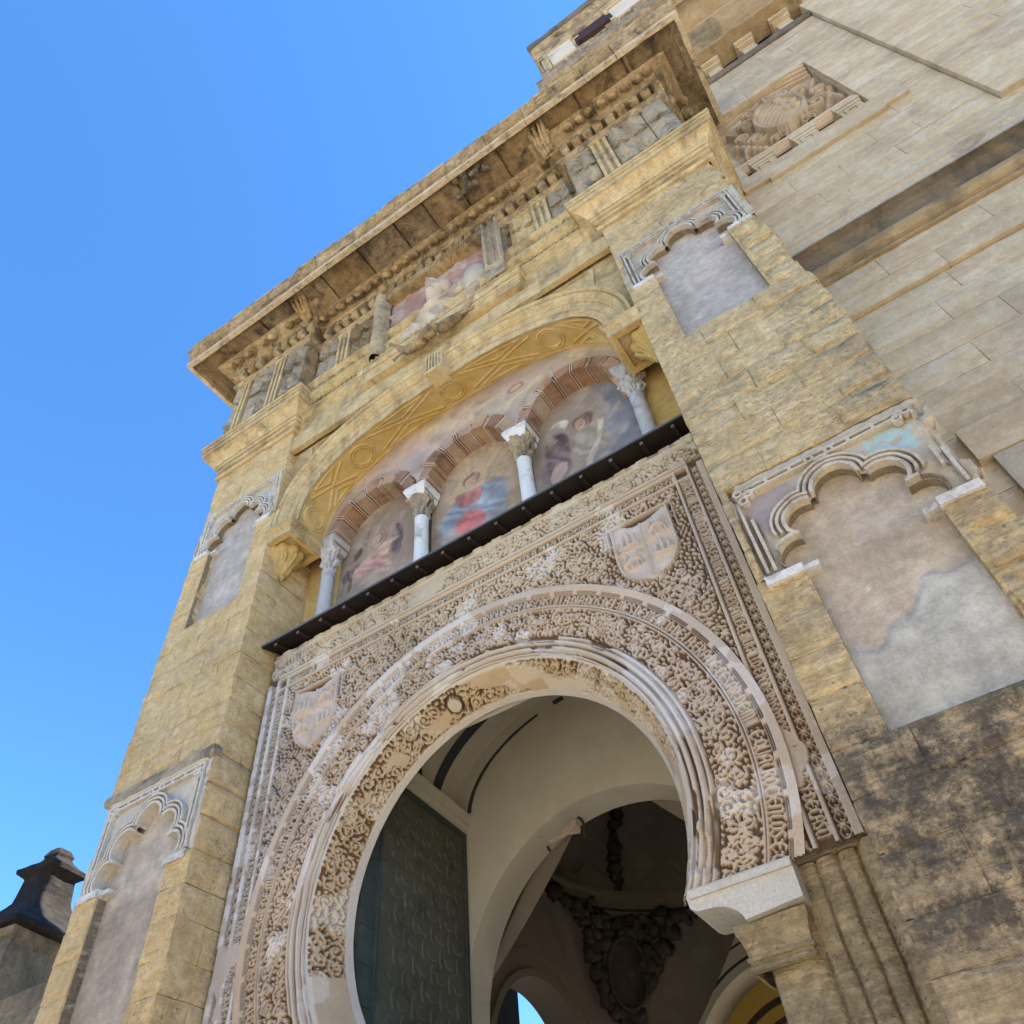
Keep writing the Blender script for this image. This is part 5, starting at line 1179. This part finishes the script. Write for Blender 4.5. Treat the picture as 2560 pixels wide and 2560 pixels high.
# upper entablature with consoles, stopped by the plain pilaster
course('lower_moulding', [(-.05, 21.66), (.05, 21.67), (.06, 21.74), (.09, 21.78), (.09, 21.84), (-.05, 21.86)], M_TOWER_D, 5.62, 9.58)
m = MB(); m.box(5.62, 9.62, TY + .32, TY + .45, 21.78, 23.9); m.obj('frieze_ground', M_FRZ_SHADE, tower)
for xc in (7.35, 8.22, 9.1):
    m = MB(); m.prism([(xc - .17, 21.87), (xc - .15, 22.28), (xc + .15, 22.28), (xc + .17, 21.87)], TY - .06, TY + .33); m.box(xc - .20, xc + .20, TY - .16, TY + .33, 22.28, 22.36); m.box(xc - .23, xc + .23, TY - .24, TY + .33, 22.38, 22.48)
    m.obj('console', M_TOWER, tower, erode=.012, freq=6)
course('upper_cornice', [(-.1, 22.50), (.50, 22.52), (.52, 22.56), (.52, 22.70), (.56, 22.74), (.60, 22.80), (.60, 22.9), (.64, 22.95), (.70, 23.1), (.78, 23.2), (.80, 23.35), (.0, 23.6)], M_TBROWN, 5.62, 9.70, er=.02)
# upper storey seen over the gate cornice
UP = [(3.9, 7.5), (3.9, .5), (14, .5)]
c = MB(); c.box(3.92, 14, .52, 7.5, 28.0, 33.2); c.obj('upper_storey', M_TOWER, tower)
m = MB(); sweep_mb(m, [(3.62, 7.5), (3.62, .5), (14, .5)], [(-.3, 27.7), (.08, 27.75), (.10, 28.45), (.06, 28.6), (-.3, 28.65)], .3); m.obj('upper_ledge', M_CORN, tower, erode=.02, freq=2)
m = MB(); sweep_mb(m, UP, [(-.0, 30.9), (.05, 30.95), (.05, 31.2), (.12, 31.3), (.12, 31.6), (.06, 31.7), (.06, 32.1), (.16, 32.2), (.16, 32.4), (-.05, 32.45)], .3); m.obj('upper_moulding', M_CORN, tower, erode=.03, freq=1.5)
m = MB(); sweep_mb(m, UP, [(-.05, 32.5), (.20, 32.55), (.22, 32.95), (-.1, 33.1)], .25); m.obj('upper_coping', M_TOWER_D, tower, erode=.05, freq=1.3)
for x0, x1, n in ((4.2, 5.05, 0), (6.45, 7.6, 1)):
    m = MB(); m.box(x0, x1, .44, .55, 29.2, 30.75); m.obj('pale_panel', M_WHITE if n == 9 else M_CREAM2, tower, erode=.02, freq=3)
    m = MB(); m.box(x0 - .14, x0 - .01, .40, .55, 28.9, 30.95); m.box(x0 - .14, x1 + .1, .41, .56, 30.77, 30.97); m.obj('panel_frame', M_CREAM, tower, erode=.02)
m = MB(); m.box(5.32, 6.28, .36, .55, 29.35, 30.25); m.obj('grille', M_DRED, tower); m = MB(); m.box(5.14, 5.32, .37, .54, 29.5, 30.0); m.box(6.28, 6.42, .37, .54, 29.5, 30.0); m.obj('grille_end', M_DRED, tower)
m = MB()
for k in range(24): x = 3.8 + k * .45; m.box(x, x + .40, .42, .56, 28.6, 28.85 + .3 * random.random())
m.obj('broken_course', M_CORN, tower, erode=.05, freq=2)
# coat of arms
arms = thing('coat_of_arms', 'carved coat of arms with oval shield and scrolls in a tower niche', 'relief', (7.5, 1.4, 17.1))
h = HM(6.42, 8.56, 17.14, 19.32, .018); U, V = h.U, h.Vv; cx, cz = 7.52, 18.08
d = np.hypot((U - cx) / .50, (V - cz) / .72)
for s in (-1, 1):
    for (a, b, r, tn, w) in ((.55, .55, .20, 1.5, .06), (.58, -.35, .22, 1.6, .065), (.36, .92, .16, 1.4, .055), (.30, -.82, .18, 1.4, .055), (.80, .05, .15, 1.3, .05)):
        t = np.linspace(0, tn * 6.28, 40); rr_ = r * (1 - t / t[-1] * .8); h.stroke(np.stack([cx + s * (a + rr_ * np.cos(t + .5)), cz + b + rr_ * np.sin(t + .5)], 1), w, .20)
    h.stroke([(cx + s * .95, cz + .75), (cx + s * .70, cz + .25), (cx + s * .85, cz - .2), (cx + s * .98, cz - .7)], .06, .15)
    for k in range(6): h.dot(cx + s * (.62 + .07 * k), cz - .85 + .16 * k, .10, .16)
    h.stroke([(cx + s * .12, cz + .85), (cx + s * .3, cz + 1.05), (cx + s * .1, cz + 1.15)], .06, .2)
h.stroke([(cx - .25, cz + .85), (cx + .25, cz + .85)], .09, .24); h.stroke([(cx, cz + .9), (cx, cz + 1.12)], .07, .24); h.flush(1.6)
H = np.where(d < 1, .22 + .06 * np.clip(1 - d * d, 0, 1), h.H); H = np.where((d > .86) & (d < 1.02), .30, H)
ch = (np.abs(((V - cz + 1.1 * np.abs(U - cx)) / .17) % 1 - .5) < .25) & (d < .8) & (U < cx + .02); H = np.where(ch, H + .035, H)
for a, b in ((.18, .25), (.30, .05), (.16, -.12), (.28, -.25), (.12, .45)): H = np.maximum(H, np.where(np.hypot(U - cx - a, V - cz - b) < .085, .31, 0))
n = fbm(np.stack([U * 4, V * 4, U * 0], -1), 4, 121); H = H + .012 * n
Cc = np.array([.34, .265, .18]) * (1 + .2 * n)[..., None]; k = (d < .85)[..., None] * .5; Cc = Cc * (1 - k) + np.array([.45, .335, .22]) * k
patch('carving', np.stack([U, 1.45 - H * 1.05, V], -1), np.ones(U.shape, bool), M_STUC, arms, np.clip(Cc, .02, .9))

# ------------------------------------------------------------------ corner turret far left
tur = thing('corner_turret', 'small stone turret with a black flared pyramid roof and finial, low on the left edge', 'turret', (-13.75, 3.9, 0))
tx, ty = -13.75, 3.9
def sq_lathe(m, prof, rot=R(8)):
    V = []; k = len(prof)
    ca, sa = math.cos(rot), math.sin(rot); N = 5
    ring = []
    for (ax, ay), (bx, by) in zip(((-1, -1), (1, -1), (1, 1), (-1, 1)), ((1, -1), (1, 1), (-1, 1), (-1, -1))):
        for i in range(N): ring.append((ax + (bx - ax) * i / N, ay + (by - ay) * i / N))
    for px, py in ring:
        for r, z in prof: V.append((tx + r * (px * ca - py * sa), ty + r * (px * sa + py * ca), z))
    n = len(ring); return m.add(V, [(i * k + j, ((i + 1) % n) * k + j, ((i + 1) % n) * k + j + 1, i * k + j + 1) for i in range(n) for j in range(k - 1)])
m = MB(); sq_lathe(m, [(1.42, z) for z in np.linspace(0, 8.55, 30)] + [(1.50, 8.6), (1.52, 8.75), (.2, 8.8)]); m.obj('body', M_TURR, tur, erode=.02, freq=2)
m = MB(); sq_lathe(m, [(1.2, 8.76), (1.66, 8.78), (1.68, 8.88), (1.52, 9.0)] + [(.40 + 1.12 * (1 - q) ** 1.7, 9.0 + 1.15 * q) for q in np.linspace(.05, 1, 10)]); m.obj('roof', M_SLATE, tur, erode=.03, freq=2.5)
m = MB(); sq_lathe(m, [(.40, 10.13), (.37, 10.55), (.40, 10.58), (.52, 10.66), (.53, 10.76), (.40, 10.85), (.24, 11.0), (.20, 11.06), (.22, 11.12), (.16, 11.26), (0, 11.3)]); m.obj('finial', M_SLATE, tur, erode=.02, freq=4)
m = MB(); m.box(-14.1, -14.02, 2.3, 2.6, 5.4, 7.2); m.obj('slit_window', M_TOWER_D, tur)
m = MB(); m.box(-11.2, -5.72, 2.2, 3.2, 0, 7.0); tag(m.obj('precinct_wall', M_TURR, None, erode=.01), 'low brown stone wall running from the turret to the gate pier', 'wall')

# ------------------------------------------------------------------ inside the gate: vestibule, bronze leaf, domed room
ves = thing('vestibule', 'pale plastered vestibule seen through the horseshoe arch, with a round arch in its back wall', 'room', (0, 3, 0))
VB = 3.6; VX0, VX1, VC, VR, VZ = -2.28, 2.72, .12, 2.5, 7.70
def arch_wall(m, y0, y1, x0, x1, ztop, cx, cz, r, n=48):
    m.box(x0, cx - r, y0, y1, 0, ztop); m.box(cx + r, x1, y0, y1, 0, ztop)
    for i in range(n):
        t0, t1 = math.pi * i / n, math.pi * (i + 1) / n
        a, b = (cx + r * math.cos(t0), cz + r * math.sin(t0)), (cx + r * math.cos(t1), cz + r * math.sin(t1))
        m.add([(a[0], y0, a[1]), (a[0], y0, ztop), (b[0], y0, ztop), (b[0], y0, b[1]), (a[0], y1, a[1]), (a[0], y1, ztop), (b[0], y1, ztop), (b[0], y1, b[1])], [(0, 3, 2, 1), (4, 5, 6, 7), (0, 4, 7, 3)])
m = MB(); arch_wall(m, VB, 4.15, -3.4, 3.6, 10.6, 0.0, 5.06, 2.24); m.obj('back_wall', M_INT, ves)
m = MB(); m.box(-2.8, VX0, 1.13, VB - .002, 0, VZ); m.obj('side_wall', M_INT, ves)
m = MB(); m.box(VX1, 3.4, 1.13, VB - .002, 0, VZ); m.obj('side_wall', M_INT, ves)
n = 48; ang = np.linspace(0, math.pi, n + 1); yy = np.linspace(1.10, VB + .05, 10)
G = np.array([[(VC + VR * math.cos(a), y, VZ + VR * math.sin(a) * .62) for y in yy] for a in ang]); m = MB(); m.grid(G); m.obj('vault', M_INT, ves, smooth=True)
m = MB(); m.box(-3.5, 3.6, 1.1, 4.2, 10.3, 10.7); m.box(-3.6, 3.6, 1.16, 1.22, 7.3, 10.4); m.obj('vault_back', M_INT, ves)
m = MB(); sweep_mb(m, [(-1.98, 1.17), (-2.15, VB - .003)], [(-.05, 7.45), (.03, 7.455), (.03, 7.53), (.07, 7.535), (.07, 7.61), (.11, 7.615), (.13, 7.70), (-.4, 7.72)], .3); m.obj('wall_cornice', M_INT, ves)
def vault_band(y0, y1, a0, a1, off=.012, y0b=None, y1b=None):
    A = np.linspace(R(a0), R(a1), 30); m = MB(); G = np.zeros((30, 2, 3))
    for i, a in enumerate(A):
        t = i / 29; p = y0 if y0b is None else y0 + (y0b - y0) * t; q = y1 if y1b is None else y1 + (y1b - y1) * t
        for j, y in enumerate((p, q)): G[i, j] = (VC + (VR - off) * math.cos(a), y, VZ + (VR - off) * math.sin(a) * .62)
    m.grid(G); return m
vault_band(2.98, 3.18, 179, 60).obj('painted_rib', M_BAND, ves); vault_band(2.80, 2.95, 177, 118, .010, 1.5, 1.72).obj('painted_rib', M_BAND, ves)
m = MB(); A = np.linspace(R(176), R(112), 30); G = np.array([[(VC + r * math.cos(a), VB - .006, VZ - .02 + r * math.sin(a) * .62) for r in (2.16, 2.24)] for a in A]); m.grid(G)
A = np.linspace(R(104), R(99), 4); G = np.array([[(VC + r * math.cos(a), VB - .006, VZ + .02 + r * math.sin(a) * .62) for r in (2.10, 2.24)] for a in A]); m.grid(G); m.obj('painted_band', M_BAND, ves)
# bronze leaf folded back against the side wall
leaf = thing('bronze_door', 'tall dark green bronze door leaf covered with raised hexagon plates, folded open', 'door', (-2.0, 2.2, 0))
LA, LB = np.array([-1.98, 1.17]), np.array([-2.15, 3.56]); Ld = (LB - LA) / np.linalg.norm(LB - LA); Ln = np.array([Ld[1], -Ld[0]]) ; LW = np.linalg.norm(LB - LA); LT = 7.44
def lp(u, z, o=0.0): p = LA + Ld * u + Ln * o; return (p[0], p[1], z)
def lbox(m, u0, u1, z0, z1, o0, o1): V = [lp(u, z, o) for u in (u0, u1) for o in (o0, o1) for z in (z0, z1)]; return m.add(V, [(0, 1, 3, 2), (4, 6, 7, 5), (0, 4, 5, 1), (2, 3, 7, 6), (0, 2, 6, 4), (1, 5, 7, 3)])
m = MB(); lbox(m, 0, LW, 0, LT, -.07, 0); m.obj('board', M_BRNZ, leaf)
m = MB(); lbox(m, 0, .30, 0, LT - .05, .0, .02); lbox(m, .30, .345, 0, LT - .05, .0, .05); lbox(m, LW - .05, LW, 0, LT, 0, .03); lbox(m, .3, LW, LT - .08, LT, .0, .03); m.obj('border', M_BRNZB, leaf)
m = MB()
for k in range(18): lbox(m, .02, .28, .2 + .4 * k, .22 + .4 * k, .02, .03)
m.obj('border_bar', M_BRNZB, leaf)
hx = []
def hexplate(a, b, name, ro):
    m = MB(); P = [(a * math.cos(t), b * math.sin(t)) for t in np.linspace(0, 2 * math.pi, 7)[:-1] + ro]; Q = [(x * .78, y * .78) for x, y in P]
    m.add([(x * Ld[0] + .0 * Ln[0], x * Ld[1], y) for x, y in P] + [(x * Ld[0] + .016 * Ln[0], x * Ld[1] + .016 * Ln[1], y) for x, y in Q], [(0, 1, 7, 6), (1, 2, 8, 7), (2, 3, 9, 8), (3, 4, 10, 9), (4, 5, 11, 10), (5, 0, 6, 11), (6, 7, 8, 9, 10, 11)]); return m.mesh(name)
hA, hB = hexplate(.145, .092, 'hexagon_plate', 0), hexplate(.045, .125, 'bar_plate', R(90))
z, r_ = 4.35, 0; cnt = 0
while z < LT - .12:
    u = .52 + (.20 if r_ % 2 else 0)
    while u < LW - .12:
        obj('hexagon_plate', hA, M_BRNZ, leaf, lp(u, z, .001)); cnt += 1
        if u + .20 < LW - .09: obj('bar_plate', hB, M_BRNZ, leaf, lp(u + .20, z + .0, .001))
        u += .40
    z += .235; r_ += 1
# domed room beyond
dom = thing('domed_room', 'dark domed room with garlands, medallion and arches beyond the vestibule', 'room', (0, 7.05, 0))
DC, DR = 7.05, 2.9
m = MB()
def arch_wall_x(m, x0, x1, y0, y1, ztop, cy, cz, r, n=40):
    m.box(x0, x1, y0, cy - r, 0, ztop); m.box(x0, x1, cy + r, y1, 0, ztop)
    for i in range(n):
        t0, t1 = math.pi * i / n, math.pi * (i + 1) / n; a, b = (cy + r * math.cos(t0), cz + r * math.sin(t0)), (cy + r * math.cos(t1), cz + r * math.sin(t1))
        m.add([(x0, a[0], a[1]), (x0, a[0], ztop), (x0, b[0], ztop), (x0, b[0], b[1]), (x1, a[0], a[1]), (x1, a[0], ztop), (x1, b[0], ztop), (x1, b[0], b[1])], [(0, 1, 2, 3), (7, 6, 5, 4), (0, 3, 7, 4)])
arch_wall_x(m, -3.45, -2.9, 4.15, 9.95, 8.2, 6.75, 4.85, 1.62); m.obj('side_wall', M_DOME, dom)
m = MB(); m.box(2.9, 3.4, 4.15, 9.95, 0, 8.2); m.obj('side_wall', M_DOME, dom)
m = MB()
for r0, r1, x1 in ((1.62, 1.74, -2.86), (1.98, 2.06, -2.875)):
    A = np.linspace(-.05, math.pi + .05, 40); G = np.array([[(-2.905, 6.75 + r0 * math.cos(a), 4.85 + r0 * math.sin(a)), (x1, 6.75 + r0 * math.cos(a), 4.85 + r0 * math.sin(a)), (x1, 6.75 + r1 * math.cos(a), 4.85 + r1 * math.sin(a)), (-2.905, 6.75 + r1 * math.cos(a), 4.85 + r1 * math.sin(a))] for a in A]); m.grid(G)
m.obj('arch_moulding', M_DOMEB, dom)
m = MB()
for r0, r1 in ((2.14, 2.19), (2.42, 2.46)):
    A = np.linspace(.0, math.pi, 40); m.grid(np.array([[(.1 + r * math.cos(a), 9.944, 4.9 + r * math.sin(a)) for r in (r0, r1)] for a in A]))
m.obj('painted_line', M_ORN, dom)
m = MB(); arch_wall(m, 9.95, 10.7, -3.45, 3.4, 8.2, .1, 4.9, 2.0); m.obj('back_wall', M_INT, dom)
m = MB(); arch_wall(m, 10.71, 11.2, -3.45, 3.4, 8.2, .1, 4.7, 1.30); m.obj('outer_wall', M_GOLD, dom)
for r0, r1 in ((1.42, 1.52), (1.72, 1.84)):
    m = MB(); A = np.linspace(0, math.pi, 40); m.grid(np.array([[(.1 + r * math.cos(a), 10.704, 4.7 + r * math.sin(a)) for r in (r0, r1)] for a in A])); m.obj('painted_ring', M_ORN, dom)
ph = np.linspace(0, 2 * math.pi, 65)
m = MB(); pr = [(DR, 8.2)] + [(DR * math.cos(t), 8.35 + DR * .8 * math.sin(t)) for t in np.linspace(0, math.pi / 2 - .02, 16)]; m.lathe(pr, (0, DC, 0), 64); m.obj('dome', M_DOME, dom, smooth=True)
m = MB(); m.lathe([(DR - .02, 7.95), (DR - .10, 7.97), (DR - .10, 8.12), (DR - .16, 8.15), (DR - .16, 8.24), (DR - .22, 8.28), (DR - .22, 8.36), (DR - .02, 8.38)], (0, DC, 0), 64); m.obj('ring_cornice', M_DOMEB, dom, smooth=False)
m = MB(); m.lathe([(DR - .105, 8.02), (DR - .105, 8.07)], (0, DC, 0), 64); m.obj('painted_ring', M_ORN, dom)
m = MB()                                              # pendentives: triangle between two walls and the ring
for sx, sy in ((-1, -1), (-1, 1), (1, 1), (1, -1)):
    k = 14; G = np.zeros((k, k, 3))
    for i in range(k):
        for j in range(k):
            s_, t_ = i / (k - 1), j / (k - 1); a = (math.pi / 4) + (t_ - .5) * math.pi / 2 * s_; z = 5.0 + 3.0 * s_
            q = math.sqrt(max(0.0, 1 - ((8.0 - z) / 4.1) ** 2)); rad = DR * (1 + .414 * (1 - s_) ** 1.5) ; cx_, cy_ = abs(math.cos(a)) * rad, abs(math.sin(a)) * rad
            G[i, j] = (sx * min(cx_, DR - .008), DC + sy * min(cy_, DR - .008), z)
    m.grid(G)
m.obj('pendentive', M_DOME, dom, smooth=True)
def on_corner(a, s_, off=.10): rad = DR * (1 + .414 * (1 - s_) ** 1.5) - off; return np.array([math.cos(a) * rad, DC + math.sin(a) * rad, 5.0 + 3.0 * s_])
AC = R(141)
rg = np.random.default_rng(5)
orn = thing('stucco_garland', 'dark stucco garland of flowers and scrolls round an oval medallion under the dome', 'garland', (-2.0, 9.1, 6.5))
ball = MB(); ball.lathe([(0, -.09), (.07, -.06), (.10, 0), (.07, .06), (0, .08)], (0, 0, 0), 8); bls = [new_mesh('flower', roughen(np.concatenate(ball.V), .05, 9, 3 + k), ball.F, True) for k in range(4)]
def flower(p, sc, mat=M_ORN):
    o = obj('flower', random.choice(bls), mat, orn, tuple(p)); o.scale = (sc, sc, sc); o.rotation_euler = (rg.uniform(0, 3), rg.uniform(0, 3), rg.uniform(0, 3))
for k in range(130):
    s_ = .42 + .55 * rg.random(); wid = (s_ - .30) * 1.15; a = AC + rg.uniform(-.5, .5) * wid
    if abs(a - AC) < .09 and .5 < s_ < .85: continue
    flower(on_corner(a, s_, .12), rg.uniform(.8, 1.6))
for k in range(60):
    a = AC + rg.uniform(-.62, .66); flower((math.cos(a) * (DR - .2), DC + math.sin(a) * (DR - .2), 7.7 + .28 * abs(a - AC) / .6 + rg.normal() * .09), rg.uniform(.7, 1.4))
m = MB()
for rr_, dd, nm in ((.36, 0, 0),): 
    c0 = on_corner(AC, .66, .10); ux = np.array([math.sin(AC), -math.cos(AC), 0]); uz = np.array([.18, -.18, .97]); nn_ = np.cross(ux, uz)
    pts = [c0 + ux * .37 * math.cos(t) + uz * .58 * math.sin(t) + np.array([.10, -.10, 0]) for t in np.linspace(0, 2 * math.pi, 40)]; m.tube(pts, .045, 8)
    m.obj('medallion_frame', M_ORN, orn)
    m = MB(); q = [c0 + ux * .37 * math.cos(t) + uz * .58 * math.sin(t) + np.array([.07, -.07, 0]) for t in np.linspace(0, 2 * math.pi, 40)[:-1]]; m.add(q + [c0 + np.array([.12, -.12, 0])], [(i, (i + 1) % 39, 39) for i in range(39)]); m.obj('medallion', M_ORN, orn)
m = MB(); A = np.linspace(AC - .75, AC + .8, 90)       # wavy crest above the ring
G = np.array([[(math.cos(a) * (DR - .14), DC + math.sin(a) * (DR - .14), z) for z in (8.36, 8.50 + .34 * abs(math.sin(a * 5.3)) ** 3 + .06 * math.sin(a * 31))] for a in A]); m.grid(G); m.obj('crest', M_DOMEB, orn)
m = MB()
for k in range(11):
    t = .04 + k * .085; rad = DR * math.cos(t) - .08; z = 8.35 + DR * .8 * math.sin(t); w = .12 + .07 * abs(math.sin(k * 1.9)); m.lathe([(0, -.13), (w * .7, -.07), (w, 0), (w * .7, .08), (0, .13)], (math.cos(AC) * rad, DC + math.sin(AC) * rad, z), 9)
m.obj('festoon', M_ORN, orn, erode=.05, freq=6)
m = MB()
for k in range(12):
    t = .3 + .09 * (k % 6); a = R(62) + .10 * (k // 6) + .05 * rg.normal(); rad = DR * math.cos(t) - .1; m.lathe([(0, -.16), (.14, -.08), (.19, 0), (.13, .1), (0, .16)], (math.cos(a) * rad, DC + math.sin(a) * rad, 8.35 + DR * .8 * math.sin(t)), 9)
m.obj('festoon', M_ORN, orn, erode=.08, freq=5)
fan = thing('shell_ornament', 'pale shell shaped ornament with dark outline standing on the inner arch edge', 'ornament', (-.86, 4.1, 7.0))
fc = np.array([-.70, 4.02, 7.11])
fu, fv = np.array([1.0, 0, 0]), np.array([0, -.35, .94]); fn = np.array([0, -.94, -.35])
m = MB()
for k in range(7):
    a0, a1 = R(-12 + k * 29), R(-12 + (k + 1) * 29); pts = [fc]
    for t in np.linspace(0, 1, 6): a = a0 + (a1 - a0) * t; r = .235 + .045 * math.sin(math.pi * t); pts.append(fc + fu * r * math.cos(a) + fv * r * math.sin(a) + fn * (.03 + .05 * math.sin(math.pi * t)))
    m.add(pts, [(0, i, i + 1) for i in range(1, 6)])
m.obj('lobe', M_ORNL, fan)
m = MB(); m.tube([fc + fu * r_ * math.cos(t) + fv * r_ * math.sin(t) + fn * .02 for t in np.linspace(R(-22), R(202), 70) for r_ in (.295 + .03 * abs(math.sin((t + R(12)) * 180 / 29 * .5 / 1)),)], .022, 6); m.obj('outline', M_ORN, fan)
m = MB(); m.box(-4.3, -4.1, 3.0, 7.95, 0, 14); m.box(-6.5, -4.1, 3.0, 3.2, 0, 14); structure(m.obj('added_dark_screen', M_BAND))  # near-black screen added outside the side arch, masking all but a sky slit
m = MB(); m.box(-6.4, -3.5, 4.2, 7.34, 8.25, 8.5); structure(m.obj('added_dark_cover', M_BAND))  # cover added above the dark screen to close off the sky
m = MB(); m.box(-3.5, 3.5, 4.2, 11.2, 10.75, 11.1); structure(m.obj('flat_roof', M_DOME))
